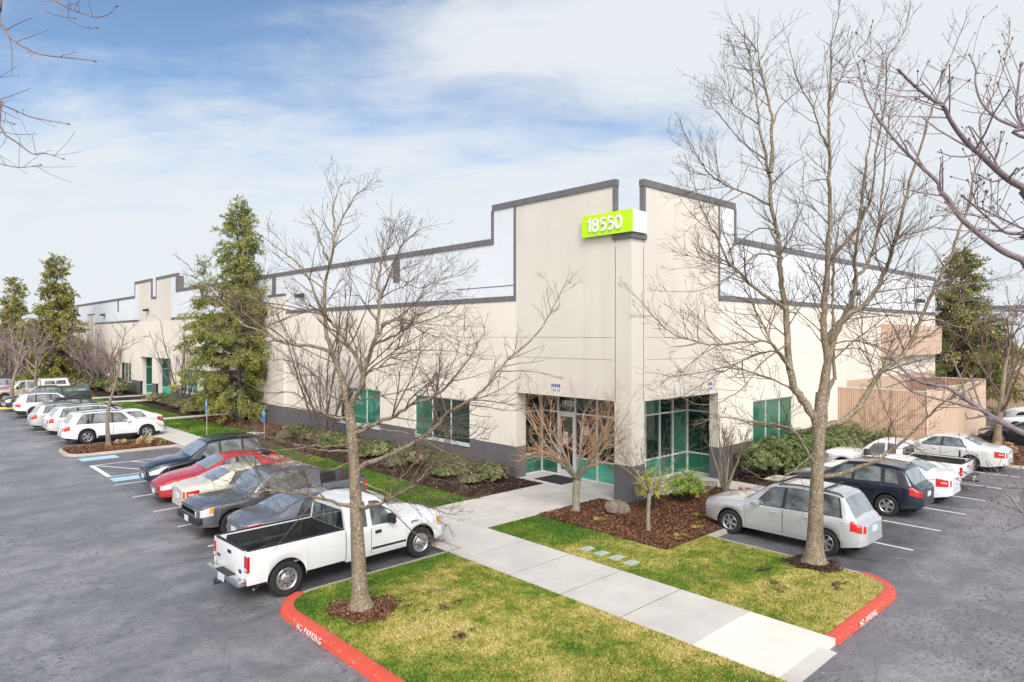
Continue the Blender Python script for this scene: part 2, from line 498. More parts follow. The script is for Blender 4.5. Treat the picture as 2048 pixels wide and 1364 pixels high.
# kerb faces lean out a little: letters sit on the slope
u = Vector((.035, 0, .075)).normalized()
for y, s in ((12.95, 'NO PARKING'), (8.9, 'NO PARKING')):
    o = text_mesh('kerb_lettering', s, .155, .002, M_LETTER, None, axes((6.45-.27-.052, y, ROAD+.03), (0,-1,0), (.35, 0, 1)), .004, spacing=1.15)
    o['kind'] = 'structure'
o = text_mesh('kerb_lettering', 'NO PARKING', .145, .002, M_LETTER, None, axes((14.55, 5.36-.22-.052, ROAD+.03), (1,0,0), (0, .35, 1)), .004, spacing=1.1)
o['kind'] = 'structure'

# ------------------------------------------------------------------ grass blades and bark chips
def in_poly(x, y, P):
    c = np.zeros(len(x), bool); n = len(P)
    for i in range(n):
        x1, y1 = P[i]; x2, y2 = P[(i+1) % n]
        if y1 == y2: continue
        k = ((y1 > y) != (y2 > y)) & (x < (x2-x1)*(y-y1)/(y2-y1)+x1)
        c ^= k
    return c
def scatter(P, n):
    xs = [p[0] for p in P]; ys = [p[1] for p in P]
    x = RNG.uniform(min(xs), max(xs), n); y = RNG.uniform(min(ys), max(ys), n)
    k = in_poly(x, y, P)
    return x[k], y[k]
def blades(P, n, h, w, mat, z=-.012, holes=(), name='grass'):
    x, y = scatter(P, n)
    for hx, hy, hr in holes:
        k = (x-hx)**2+(y-hy)**2 > (hr*RNG.uniform(.65, 1.1, len(x)))**2
        x, y = x[k], y[k]
    n = len(x); a = RNG.uniform(0, 2*np.pi, n); hh = h*RNG.uniform(.5, 1.3, n); ww = w*RNG.uniform(.7, 1.3, n)
    lean = RNG.normal(0, .9, (n, 2))*hh[:, None]
    v = np.zeros((n, 3, 3))
    v[:, 0] = np.stack([x-np.cos(a)*ww, y-np.sin(a)*ww, np.full(n, z)], 1)
    v[:, 1] = np.stack([x+np.cos(a)*ww, y+np.sin(a)*ww, np.full(n, z)], 1)
    v[:, 2] = np.stack([x+lean[:, 0], y+lean[:, 1], z+hh], 1)
    o = mesh(name, v.reshape(-1, 3), np.arange(n*3).reshape(-1, 3), mat)
    o['kind'] = 'stuff'
    return o
TREE_A = (7.50, 12.62); TREE_B = (17.46, 7.25)
blades(LAWN_A, 150000, .030, .011, M_BLADE_A, holes=[(TREE_A[0], TREE_A[1], .72), (8.9, 11.5, .3), (8.2, 10.2, .22)])
blades(LAWN_B, 130000, .028, .011, M_BLADE_B, holes=[(TREE_B[0]-.05, TREE_B[1], .66), (16.1, 8.0, .25), (15.2, 7.2, .3), (16.4, 6.3, .22)])
blades(LAWN_C, 60000, .06, .016, M_BLADE_C)
blades(LAWN_D, 30000, .07, .02, M_BLADE_B)
blades(LAWN_E, 40000, .07, .022, M_BLADE_C)

def mat_chip(name, stops):
    t = NT(name); t.col(t.ramp(t.island(), stops)); t.set(Roughness=.9, Specular_IOR_Level=.2)
    return t.mat
M_CHIP = mat_chip('bark_chip_red', [(0, (.035,.016,.01)), (.35, (.12,.048,.026)), (.7, (.24,.11,.06)), (1, (.40,.24,.15))])
M_CHIP_D = mat_chip('bark_chip_dark', [(0, (.02,.013,.01)), (.5, (.06,.036,.026)), (.9, (.12,.075,.052)), (1, (.3,.21,.15))])
def chips(P, n, s, mat, z=.014, name='bark_chips', circle=None):
    if circle:
        cx, cy, R = circle
        r = R*np.sqrt(RNG.uniform(0, 1, n))*RNG.uniform(.75, 1.0, n); a = RNG.uniform(0, 2*np.pi, n)
        r *= 1+.18*np.sin(3*a+1)+.1*np.sin(7*a)
        x, y = cx+r*np.cos(a), cy+r*np.sin(a)
        zz = z+.07*np.clip(1-r/R, 0, 1)
    else:
        x, y = scatter(P, n); zz = np.full(len(x), z)
    n = len(x)
    d = RNG.normal(0, 1, (n, 3)); d[:, 2] *= .35; d /= np.linalg.norm(d, axis=1)[:, None]
    e = np.cross(d, RNG.normal(0, 1, (n, 3))*[.4, .4, 1]); e /= np.linalg.norm(e, axis=1)[:, None]
    L = s*RNG.uniform(.5, 1.7, n)[:, None]; W = s*RNG.uniform(.2, .5, n)[:, None]
    c = np.stack([x, y, zz+RNG.uniform(0, .03, n)], 1)
    v = np.stack([c-d*L-e*W, c+d*L-e*W, c+d*L+e*W, c-d*L+e*W], 1)
    o = mesh(name, v.reshape(-1, 3), np.arange(n*4).reshape(-1, 4), mat)
    o['kind'] = 'stuff'
    return o
chips(MULCH_C, 34000, .026, M_CHIP)
chips([(15.35,18.5),(19.06,18.5),(19.06,39.4),(15.35,39.4)], 16000, .035, M_CHIP_D)
chips([(16.9,39.4),(19.06,39.4),(19.06,50.6),(16,50.6)], 7000, .045, M_CHIP)
chips([(6.9,39),(11.5,39),(11.5,41.7),(6.9,41.7)], 7000, .035, M_CHIP)
chips([(37.5,6.2),(44,6.2),(44,10.3),(37.5,10.3)], 6000, .04, M_CHIP)
chips([(25.05,10.5),(37,10.5),(37,14.2),(25.05,14.2)], 6000, .04, M_CHIP_D)
# mulch rings round the two big street trees: a low mound and chips
for (cx, cy), R, m in ((TREE_A, .58, M_MULCH), (TREE_B, .6, M_MULCH_D)):
    b = MB(); vs = [(0, 0, .07)]; fs = []; K = 26
    for j, rr in enumerate((.35, .7, 1.0)):
        for k in range(K):
            a = 2*math.pi*k/K; q = R*rr*(1+.16*math.sin(3*a+1)+.09*math.sin(7*a))
            vs.append((q*math.cos(a), q*math.sin(a), (.06, .035, -.02)[j]))
    for k in range(K):
        fs.append((0, 1+k, 1+(k+1) % K))
        for j in range(2):
            fs.append((1+j*K+k, 1+(j+1)*K+k, 1+(j+1)*K+(k+1) % K, 1+j*K+(k+1) % K))
    b.add(vs, fs)
    tag(b.obj('mulch_ring', m, loc=(cx, cy, 0)), kind='structure')
chips(None, 3200, .022, M_CHIP, .0, circle=(*TREE_A, .80)); chips(None, 500, .018, M_CHIP_D, -.02, circle=(TREE_A[0]+.5, TREE_A[1]-.2, .7)); chips(None, 2600, .022, M_CHIP_D, .0, circle=(*TREE_B, .74))
# bare worn spots in the lawns
for cx, cy, R in ((8.9, 11.5, .42), (8.2, 10.2, .25), (16.1, 8.0, .3), (15.2, 7.2, .4), (16.4, 6.3, .25)):
    for k in range(5):
        chips(None, 70, .016, M_CHIP_D, -.045, circle=(cx+random.gauss(0, R*.7), cy+random.gauss(0, R*.35), R*random.uniform(.3, .8)))
# ------------------------------------------------------------------ the warehouse
def mat_tilt(name, c, streak=.1):
    t = NT(name)
    n = t.noise(.35, 5, .6); v = t.noise(1.6, 6, .6, t.co((1, 1, .06)))
    f = t.noise(30, 3)
    k = t.ramp(n, [(.3, tuple(x*.93 for x in c)), (.7, tuple(min(1, x*1.04) for x in c))])
    k = t.mix(t.val(v, 0, streak, .5, .75), k, tuple(x*.6 for x in c))
    t.col(k); t.set(Roughness=.8, Specular_IOR_Level=.25)
    t.bump(f, .12, .006)
    return t.mat
M_CREAM = mat_tilt('painted_concrete_cream', (.77, .705, .62))
M_TOWER = mat_tilt('painted_concrete_sand', (.67, .62, .55), .18)
M_WHITE = mat_tilt('painted_concrete_white', (.69, .715, .76), .08)
M_BASE = mat_tilt('painted_concrete_charcoal', (.135, .128, .138), .3)
M_TAN = mat_tilt('painted_concrete_tan', (.57, .425, .32))
M_COPE = simple('coping_metal_grey', (.15, .142, .15), .55, 0, .15, 3, spec=.35)
M_FRAME = simple('window_frame_alu', (.72, .74, .78), .35, .2, .06, 8)
M_STEEL = simple('dark_lamp_metal', (.035, .04, .05), .4, .3)
M_ROOF = simple('roof_membrane', (.5, .5, .5), .9)

def mat_glass(name, c, rough=.03, blind=0.0):
    t = NT(name)
    n = t.noise(.5, 3, .5)
    k = t.ramp(n, [(.35, tuple(x*.55 for x in c)), (.65, tuple(min(1, x*1.25) for x in c))])
    if blind:
        w = t.n.new('ShaderNodeTexWave'); w.bands_direction = 'DIAGONAL' if blind == 2 else 'Z'
        w.inputs['Scale'].default_value = 7; w.inputs['Distortion'].default_value = .3
        t.lk(t.co(), w.inputs['Vector'])
        k = t.mix(t.math('MULTIPLY', w.outputs['Fac'], .35), k, tuple(x*.45 for x in c))
    t.col(k); t.set(Roughness=rough, IOR=1.52, Specular_IOR_Level=.75)
    t.bump(t.noise(.9, 2), .02, .05)
    return t.mat
M_GLASS = mat_glass('tinted_glass_green', (.008, .036, .026))
M_GLASS_L = mat_glass('tinted_glass_blinds', (.04, .19, .125), .05, 1)
M_GLASS_T = mat_glass('spandrel_glass_teal', (.085, .40, .28), .08)
M_GLASS_D = mat_glass('door_glass_dark', (.012, .03, .026))

house = thing('warehouse', 'long cream warehouse with white upper band, grey coping and notched corner towers', 'warehouse', (0, 0, 0))

def P(plane, a, z, d=0.0):
    """point on facade L (runs along y, faces west) or R (runs along x, faces south), d metres into the wall"""
    return (X0+d, a, z) if plane == 'L' else (a, Y0+d, z)

def wall(name, mat, plane, a0, a1, z0, z1, holes=(), grooves=(), depth=.22, back=None, d0=0.0, parent=None):
    """a wall face with real openings (reveals included) and shallow panel grooves"""
    G = .022
    A = sorted({a0, a1} | {q for h in list(holes)+list(grooves) for q in (max(a0, min(a1, h[0])), max(a0, min(a1, h[1])))})
    Z = sorted({z0, z1} | {q for h in list(holes)+list(grooves) for q in (max(z0, min(z1, h[2])), max(z0, min(z1, h[3])))})
    b = MB()
    def state(a, z):
        for h in holes:
            if h[0] < a < h[1] and h[2] < z < h[3]: return 9.0
        for h in grooves:
            if h[0] < a < h[1] and h[2] < z < h[3]: return G
        return 0.0
    na, nz = len(A)-1, len(Z)-1
    S_ = [[state((A[i]+A[i+1])/2, (Z[j]+Z[j+1])/2) for j in range(nz)] for i in range(na)]
    for i in range(na):
        for j in range(nz):
            s = S_[i][j]
            if s < 5:
                b.quad(P(plane, A[i], Z[j], d0+s), P(plane, A[i+1], Z[j], d0+s), P(plane, A[i+1], Z[j+1], d0+s), P(plane, A[i], Z[j+1], d0+s))
            for (ii, jj, p, q) in ((i+1, j, (A[i+1], Z[j]), (A[i+1], Z[j+1])), (i, j+1, (A[i], Z[j+1]), (A[i+1], Z[j+1]))):
                if ii < na and jj < nz and S_[ii][jj] != s:
                    lo, hi = sorted((s, S_[ii][jj])); hi = min(hi, depth)
                    b.quad(P(plane, *p, d0+lo), P(plane, *q, d0+lo), P(plane, *q, d0+hi), P(plane, *p, d0+hi))
    for h in holes:   # reveals where an opening reaches the edge of this sheet
        for zz in (h[2], h[3]):
            if zz in (z0, z1) and h[0] < h[1]:
                pass
    if back:
        b.quad(P(plane, a0, z0, d0+back), P(plane, a0, z1, d0+back), P(plane, a1, z1, d0+back), P(plane, a1, z0, d0+back))
        b.quad(P(plane, a0, z1, d0), P(plane, a1, z1, d0), P(plane, a1, z1, d0+back), P(plane, a0, z1, d0+back))
        for aa in (a0, a1):
            b.quad(P(plane, aa, z0, d0), P(plane, aa, z1, d0), P(plane, aa, z1, d0+back), P(plane, aa, z0, d0+back))
    return b.obj(name, mat, parent or house)

def bx(b, plane, a0, a1, z0, z1, d0, d1, mi=0):
    p, q = P(plane, a0, z0, d0), P(plane, a1, z1, d1)
    b.box(min(p[0], q[0]), max(p[0], q[0]), min(p[1], q[1]), max(p[1], q[1]), z0, z1, mi)

def window(plane, a0, a1, z0=.98, z1=2.98, n=3, d=.10, mats=None, transoms=(), parent=None, sill=True, fw=.055):
    """frame with mullions; its glass is a child, its sill another"""
    f = MB()
    bx(f, plane, a0, a1, z0, z0+fw, d-.03, d+.05); bx(f, plane, a0, a1, z1-fw, z1, d-.03, d+.05)
    bx(f, plane, a0, a0+fw, z0+fw, z1-fw, d-.03, d+.05); bx(f, plane, a1-fw, a1, z0+fw, z1-fw, d-.03, d+.05)
    W = (a1-a0)/n
    for i in range(1, n):
        bx(f, plane, a0+i*W-fw/2, a0+i*W+fw/2, z0+fw, z1-fw, d-.03, d+.05)
    zs = [z0+fw]+list(transoms)+[z1-fw]
    for z in transoms:
        for i in range(n):
            bx(f, plane, a0+i*W+(fw/2 if i else fw), a0+(i+1)*W-(fw/2 if i < n-1 else fw), z-fw/2, z+fw/2, d-.027, d+.047)
    w = f.obj('window', M_FRAME, parent or house)
    mats = mats or [M_GLASS, M_GLASS_L, M_GLASS]
    g = MB()
    for i in range(n):
        for j in range(len(zs)-1):
            mi = mats[j][i % len(mats[j])] if isinstance(mats[0], (list, tuple)) else i % len(mats)
            lo, hi = a0+i*W+.002, a0+(i+1)*W-.002
            q = [P(plane, lo, zs[j]-.02, d), P(plane, hi, zs[j]-.02, d), P(plane, hi, zs[j+1]+.02, d), P(plane, lo, zs[j+1]+.02, d)]
            g.quad(*q, mi)
    gl = GL if isinstance(mats[0], (list, tuple)) else mats
    g.obj('pane', list(gl), w)
    if sill:
        s = MB(); bx(s, plane, a0-.02, a1+.02, z0-.075, z0-.002, -.05, d+.02)
        s.obj('sill', M_FRAME, w)
    return w
GL = [M_GLASS, M_GLASS_L, M_GLASS_T, M_GLASS_D]

ZB, ZM, ZP, ZT = 1.28, 7.32, 10.02, 11.45     # base, bottom of white band, parapet, tower
LWIN = [(23.06, 27.34), (30.44, 34.72), (53.6, 57.4), (58.5, 62.75), (78.9, 83.2), (85.16, 88.6)]
RWIN = [(27.85, 31.88)]
E_L0, E_L1 = 14.95, 20.03; E_R0, E_R1 = 19.82, 24.93
FE = [(65.6, 70.05), (71.38, 75.4)]
LEND, REND = 160.0, 54.8
vg = lambda xs, z0, z1: [(x-.025, x+.025, z0, z1) for x in xs]
hg = lambda a0, a1: [(a0, a1, z-.025, z+.025) for z in (5.78, 4.98)]
Lj = [28.87, 36.1, 49.5, 57.3, 63.65, 77.32, 84.1, 91.5, 105, 112, 119, 126, 133, 140, 147, 154]
Rj = [32.6, 38.5, 46.5]
LH = [(a, b_, .98, 2.98) for a, b_ in LWIN]; RH = [(a, b_, .98, 2.98) for a, b_ in RWIN]
# base, main face and white band, facade L
lowL = [(E_L0, E_L1, -1, 3.52)] + [(a, b_, -1, 3.77) for a, b_ in FE]
lowR = [(E_R0, E_R1, -1, 3.52)]
for q0, q1 in ((E_L1, 65.6), (70.05, 71.38), (75.4, LEND)):
    wall('base_band', M_BASE, 'L', q0, q1, -.15, ZB, [h for h in LH if q0 < h[0] < q1], vg([g for g in [22.1]+Lj if q0 < g < q1], -1, 3))
wall('wall', M_CREAM, 'L', 20.05, LEND, ZB, ZM-.02, LH+lowL[1:], vg(Lj, ZB, 9)+hg(20.05, 41.7)+hg(44.2, 65.4)+hg(76.1, 95))
wall('wall', M_TOWER, 'L', Y0+.72, 20.05, ZB, ZT-.24, [(E_L0, E_L1, -1, 3.52)], hg(Y0+.8, 20.05))
wall('upper_wall', M_WHITE, 'L', 20.18, 65.49, ZM+.2, ZP-.24, (), vg([24.6, 36.1, 49.5], ZM, 12), back=.3)
wall('upper_wall', M_WHITE, 'L', 20.18, 21.42, ZP-.24, ZT-.24, (), (), back=.3)
wall('upper_wall', M_WHITE, 'L', 63.65, 65.49, ZP-.24, ZT-.24, (), (), back=.3)
wall('upper_wall', M_WHITE, 'L', 76.02, LEND, ZM+.2, ZP-.24, (), vg([91.5, 105], ZM, 12), back=.3)
wall('upper_wall', M_WHITE, 'L', 76.02, 77.30, ZP-.24, ZT-.24, (), (), back=.3)
wall('wall', M_TOWER, 'L', 65.49, 76.02, ZM-.02, 9.4, (), (), back=.3)
wall('wall', M_TOWER, 'L', 65.49, 69.98, 9.4, ZT-.24, (), (), back=.1)
wall('wall', M_TOWER, 'L', 71.48, 76.02, 9.4, ZT-.24, (), (), back=.1)
# facade R
wall('base_band', M_BASE, 'R', E_R1, 38.5, -.15, ZB, RH, vg(Rj, -1, 3))
wall('wall', M_CREAM, 'R', 24.9, 38.5, ZB, ZM-.02, RH, vg([25.0]+Rj, ZB, 9)+hg(24.9, 38.5))
wall('wall', M_TAN, 'R', 38.5, REND, -.15, 3.4, (), vg(Rj, -1, 9))
wall('wall', M_CREAM, 'R', 38.5, REND, 3.4, ZM-.02, (), vg(Rj, ZB, 9)+hg(38.5, REND))
wall('wall', M_TOWER, 'R', X0+.72, 24.9, ZB, ZT-.24, [(E_R0, E_R1, -1, 3.52)], hg(X0+.8, 24.9))
wall('upper_wall', M_WHITE, 'R', 25.03, REND, ZM+.2, ZP-.24, (), vg([38.5], ZM, 12), back=.3)
wall('upper_wall', M_WHITE, 'R', 25.03, 26.2, ZP-.24, ZT-.24, (), (), back=.3)
b = MB(); b.box(REND-.3, REND-.003, Y0+.003, 60, -.15, ZP-.25); b.obj('wall', M_CREAM, house)
# corner pier between the towers
b = MB()
b.box(X0+.003, X0+.70, Y0+.003, Y0+.70, ZB+.003, 9.28)
b.obj('corner_pier', M_TOWER, house)
b = MB(); b.box(X0-.012, X0+.76, Y0-.012, Y0+.76, -.15, ZB); b.obj('base_band', M_BASE, house)
b = MB(); b.box(X0-.09, X0+.8, Y0-.09, Y0+.8, 9.285, 9.47); b.obj('coping', M_COPE, house)
# tower side returns (the dark metal cheeks of the notch) and tower backs
def tower_back(plane, a0, a1, z0, z1):
    b = MB(); bx(b, plane, a0, a1, z0, z1, .02, .16); b.obj('wall', M_TOWER, house)
tower_back('L', Y0+.80, 20.05, 9.2, ZT-.25); tower_back('R', X0+.80, 24.9, 9.2, ZT-.25)
for pl, o in (('L', Y0), ('R', X0)):
    b = MB(); bx(b, pl, o+.70, o+.795, 9.5, ZT-.25, -.04, .17); b.obj('notch_cheek', M_COPE, house)
# copings: each run its own cap
def cope(plane, a0, a1, z, h=.24, d0=-.05, d1=.5):
    b = MB(); bx(b, plane, a0, a1, z-h, z, d0, d1); return b.obj('coping', M_COPE, house)
def cope_v(plane, a0, a1, z0, z1, d0=-.05, d1=.5):
    b = MB(); bx(b, plane, a0, a1, z0, z1, d0, d1); return b.obj('coping', M_COPE, house)
cope('L', Y0+.68, 21.5, ZT, .24, -.05, .18); cope_v('L', 21.42, 21.56, ZP-.24, ZT-.24); cope('L', 21.56, 63.6, ZP)
cope_v('L', 63.55, 64.0, ZP-.24, ZT-.24, -.06); cope('L', 63.5, 69.9, ZT, .24, -.05, .12); cope_v('L', 69.9, 70.0, 9.5, ZT, -.05, .1)
cope('L', 70.0, 71.44, 9.66, .2); cope_v('L', 71.44, 71.6, 9.5, ZT, -.05, .1); cope('L', 71.6, 77.4, ZT, .24, -.05, .12); cope_v('L', 77.28, 77.42, ZP-.24, ZT-.24); cope('L', 77.42, LEND, ZP)
cope('R', X0+.68, 26.26, ZT, .24, -.05, .18); cope_v('R', 26.18, 26.32, ZP-.24, ZT-.24); cope('R', 26.32, REND, ZP)
# grey trim round the white band
def trim(plane, a0, a1, z0, z1, dd=-.03):
    b = MB(); bx(b, plane, a0, a1, z0, z1, dd, .02); return b.obj('trim', M_COPE, house)
trim('L', 20.05, 41.7, ZM-.02, ZM+.2); trim('L', 20.05, 20.17, ZM+.2, ZT-.24); trim('L', 44.2, 65.4, ZM-.02, ZM+.15); trim('L', 76.1, 95.4, ZM-.02, ZM+.15); trim('L', 98.6, LEND, ZM-.02, ZM+.15)
trim('R', 24.9, REND, ZM-.02, ZM+.2); trim('R', 24.9, 25.02, ZM+.2, ZT-.24)
for a0, a1 in ((28.57, 29.16), (43.22, 43.77), (56.93, 57.6), (83.9, 84.4), (105, 105.6), (112, 112.6)):
    trim('L', a0, a1, ZP-1.45, ZP-.26)
for a0, a1 in ((41.71, 44.17), (95.4, 98.6)):   # shallow piers breaking the band
    b = MB(); bx(b, 'L', a0, a1, ZB, 8.45, -.16, .01); b.obj('pier', M_TOWER, house)
    b = MB(); bx(b, 'L', a0-.03, a1+.03, 8.45, 8.6, -.2, .01); b.obj('coping', M_COPE, house)
    b = MB(); bx(b, 'L', a0, a1, -.15, ZB, -.165, -.003); b.obj('base_band', M_BASE, house)
trim('L', 20.2, 23.9, ZM+.62, ZM+.655, -.012)
# roof and the far closing walls
b = MB(); b.box(X0+.45, REND-.31, Y0+.45, LEND, 9.0, 9.15); b.obj('roof', M_ROOF, house)
# windows
for a0, a1 in LWIN:
    window('L', a0, a1, mats=[M_GLASS, M_GLASS, M_GLASS_L] if a0 < 24 else [M_GLASS_L, M_GLASS_L, M_GLASS])
for a0, a1 in RWIN:
    window('R', a0, a1, mats=[M_GLASS_L, M_GLASS_L, M_GLASS_L])

# ---- corner entry: an L-shaped recess behind the pier
XG, YG = 20.8, 15.97
b = MB()   # soffit
b.add([(X0+.01, Y0+.01, 3.522), (XG+.02, Y0+.01, 3.522), (XG+.02, E_L1+.3, 3.522), (X0+.01, E_L1+.3, 3.522)], [(0,1,2,3)])
b.add([(XG+.02, Y0+.01, 3.522), (E_R1+.3, Y0+.01, 3.522), (E_R1+.3, YG+.02, 3.522), (XG+.02, YG+.02, 3.522)], [(0,1,2,3)])
b.obj('soffit', M_TOWER, house)
# pier below the soffit
b = MB(); b.box(X0+.004, X0+.75, Y0+.004, Y0+.745, ZB+.002, 3.521); b.obj('corner_pier', M_TOWER, house)
# jambs
b = MB(); b.box(X0+.004, X0+.54, E_L1+.003, E_L1+.5, ZB, 3.521); b.obj('jamb', M_TOWER, house)
b = MB(); b.box(X0+.004, X0+.545, E_L1-.004, E_L1+.5, -.15, ZB-.001); b.obj('base_band', M_BASE, house)
b = MB(); b.box(E_R1+.003, E_R1+.5, Y0+.004, Y0+.42, ZB, 3.521); b.obj('jamb', M_TOWER, house)
b = MB(); b.box(E_R1-.004, E_R1+.5, Y0+.004, Y0+.425, -.15, ZB-.001); b.obj('base_band', M_BASE, house)

def storefront(fix, a0, a1, axis, cuts, zs, mats, name='storefront'):
    """glazed screen: axis 'y' runs along y at x=fix, axis 'x' along x at y=fix. cuts = mullion positions"""
    fw = .06; f = MB(); g = MB()
    def bb(m, p0, p1, z0, z1, t0, t1, mi=0):
        if axis == 'y': m.box(fix+t0, fix+t1, p0, p1, z0, z1, mi)
        else: m.box(p0, p1, fix+t0, fix+t1, z0, z1, mi)
    xs = [a0]+cuts+[a1]
    for x in xs: bb(f, x-fw/2, x+fw/2, zs[0], zs[-1], -.06, .06)
    for i in range(len(xs)-1):
        for z in zs:
            zz = min(max(z, zs[0]+fw/2), zs[-1]-fw/2)
            bb(f, xs[i]+fw/2, xs[i+1]-fw/2, zz-fw/2, zz+fw/2, -.055, .055)
        for j in range(len(zs)-1):
            p0, p1, z0, z1 = xs[i]+.01, xs[i+1]-.01, zs[j]+.01, zs[j+1]-.01
            q = [(fix, p0, z0), (fix, p1, z0), (fix, p1, z1), (fix, p0, z1)] if axis == 'y' else [(p0, fix, z0), (p1, fix, z0), (p1, fix, z1), (p0, fix, z1)]
            g.quad(*q, mats[j][i % len(mats[j])])
    s = f.obj(name, M_FRAME, house)
    g.obj('pane', GL, s)
    return s
ZS = [0.003, .86, 2.66, 3.52]
storefront(XG, YG+.04, 18.3, 'y', [17.14], ZS, [[2], [0, 3], [0]])
storefront(XG, 19.26, 20.22, 'y', [], ZS, [[1], [3], [3]])
storefront(20.22, X0+.57, XG-.06, 'x', [], ZS, [[1], [3], [3]])
storefront(YG, XG+.04, 25.36, 'x', [22.3, 23.3, 24.25], ZS, [[1, 2, 1, 1], [0, 0, 0, 1], [1, 1, 0, 0]])
storefront(25.36, Y0+.45, YG-.06, 'y', [], ZS, [[1], [0], [0]])
# entrance door
def entrance_door(y0, y1):
    f = MB()
    f.box(XG-.05, XG+.05, y0, y0+.11, .01, 2.62); f.box(XG-.05, XG+.05, y1-.11, y1, .01, 2.62)
    f.box(XG-.05, XG+.05, y0+.11, y1-.11, .01, .27); f.box(XG-.05, XG+.05, y0+.11, y1-.11, 2.5, 2.62)
    d = f.obj('door', M_FRAME, house)
    g = MB(); g.quad((XG, y0+.1, .26), (XG, y1-.1, .26), (XG, y1-.1, 2.51), (XG, y0+.1, 2.51)); g.obj('pane', M_GLASS_D, d)
    h = MB(); h.tube([(XG-.1, y0+.17, .95), (XG-.1, y0+.17, 1.35)], .016, 8); h.box(XG-.1, XG-.04, y0+.16, y0+.18, .98, 1.0); h.box(XG-.1, XG-.04, y0+.16, y0+.18, 1.3, 1.32)
    h.obj('handle', M_STEEL, d)
entrance_door(18.33, 19.23)
b = MB(); b.box(XG-.05, XG+.05, 18.33, 19.23, 2.63, 2.7); b.obj('door_header', M_FRAME, house)
b = MB(); b.quad((XG, 18.33, 2.7), (XG, 19.23, 2.7), (XG, 19.23, 3.52), (XG, 18.33, 3.52)); b.obj('transom_pane', M_GLASS, house)
M_PRINT = simple('white_vinyl', (.75,.77,.78), .6)
M_PRINT_B = simple('blue_vinyl', (.07,.09,.36), .6)
text_mesh('transom_number', '18550', .30, .002, M_PRINT, house, axes((XG-.012, 19.1, 2.95), (0,-1,0), (0,0,1)), .006)
# notices stuck to the glass
def notice(y, z, w, h):
    b = MB(); b.box(XG-.012, XG-.005, y, y+w, z, z+h, 0)
    for k in range(3): b.box(XG-.0145, XG-.0125, y+w*.15, y+w*(.85-.1*k), z+h*(.7-.22*k), z+h*(.7-.22*k)+h*.09, 1)
    b.obj('window_notice', [M_PRINT, M_PRINT_B], house)
notice(17.62, 1.82, .32, .34); notice(18.75, 1.35, .24, .5)
# blue stencilled marks over the two entries
def wall_mark(plane, a, z, w, name='wall_stencil'):
    b = MB(); r = random.Random(3)
    s = -1 if plane == 'L' else 1
    for k in range(5):
        x = a+s*(k*w/5)
        bx(b, plane, min(x, x+s*w*.15), max(x, x+s*w*.15), z, z+.13, -.004, -.001)
    for k in range(4):
        x = a+s*(.08+k*w/5+.03*r.random())
        bx(b, plane, min(x, x+s*w*.1), max(x, x+s*w*.1), z-.16, z-.16+.1*r.random()+.03, -.004, -.001)
    b.obj(name, M_PRINT_B, house)
wall_mark('L', 18.05, 3.86, .5); wall_mark('R', 24.1, 3.86, .34)
# ---- the second entry far down facade L
for a0, a1 in FE:
    b = MB(); b.box(X0+.01, X0+1.8, a0-.25, a1+.25, 3.775, 3.79); b.obj('soffit', M_TOWER, house)
    b = MB(); b.box(X0+.23, X0+1.8, a0-.2, a0, 0, 3.77); b.obj('jamb', M_TOWER, house)
    b = MB(); b.box(X0+.23, X0+.5, a1+.003, a1+.2, 0, 3.77); b.obj('jamb', M_TOWER, house)
    storefront(a1+.08, X0+.53, X0+1.62, 'x', [], [.003, .9, 2.7, 3.76], [[2], [1], [1]])
    storefront(X0+1.7, a0+.03, a1-.03, 'y', [a0+(a1-a0)/3, a0+(a1-a0)*2/3], [.003, .9, 2.7, 3.76], [[2, 3, 2], [0, 3, 0], [2]])
poly('walkway', [(18.95, 65.4), (20.8, 65.4), (20.8, 75.6), (18.95, 75.6)], -.004, M_WALK)
# wall packs: small dark floodlights on brackets high on the white band
def wall_pack(plane, a, z, w=.62):
    b = MB(); s = MB()
    bx(b, plane, a-w/2, a+w/2, z-.09, z+.09, -.42, -.14)
    bx(b, plane, a-w/2+.04, a+w/2-.04, z-.13, z-.09, -.38, -.18)
    lamp = b.obj('wall_light', M_STEEL, house)
    bx(s, plane, a-.07, a+.07, z-.05, z+.16, -.14, .005); s.obj('bracket', M_STEEL, lamp)
for a, z in ((39.2, 8.35), (57.9, 8.5), (72.6, 8.4), (90.3, 8.35)): wall_pack('L', a, z, .8)
for a in (38.95, 50.6): wall_pack('R', a, 8.2, .8)
# tan louvred housing on the R wall
b = MB(); b.box(43.8, 54.5, Y0-.5, Y0-.002, 4.59, 6.55, 0, bev=.03); b.box(43.9, 54.4, Y0-.515, Y0-.501, 5.5, 5.56)
b.obj('wall_housing', M_TAN, house)

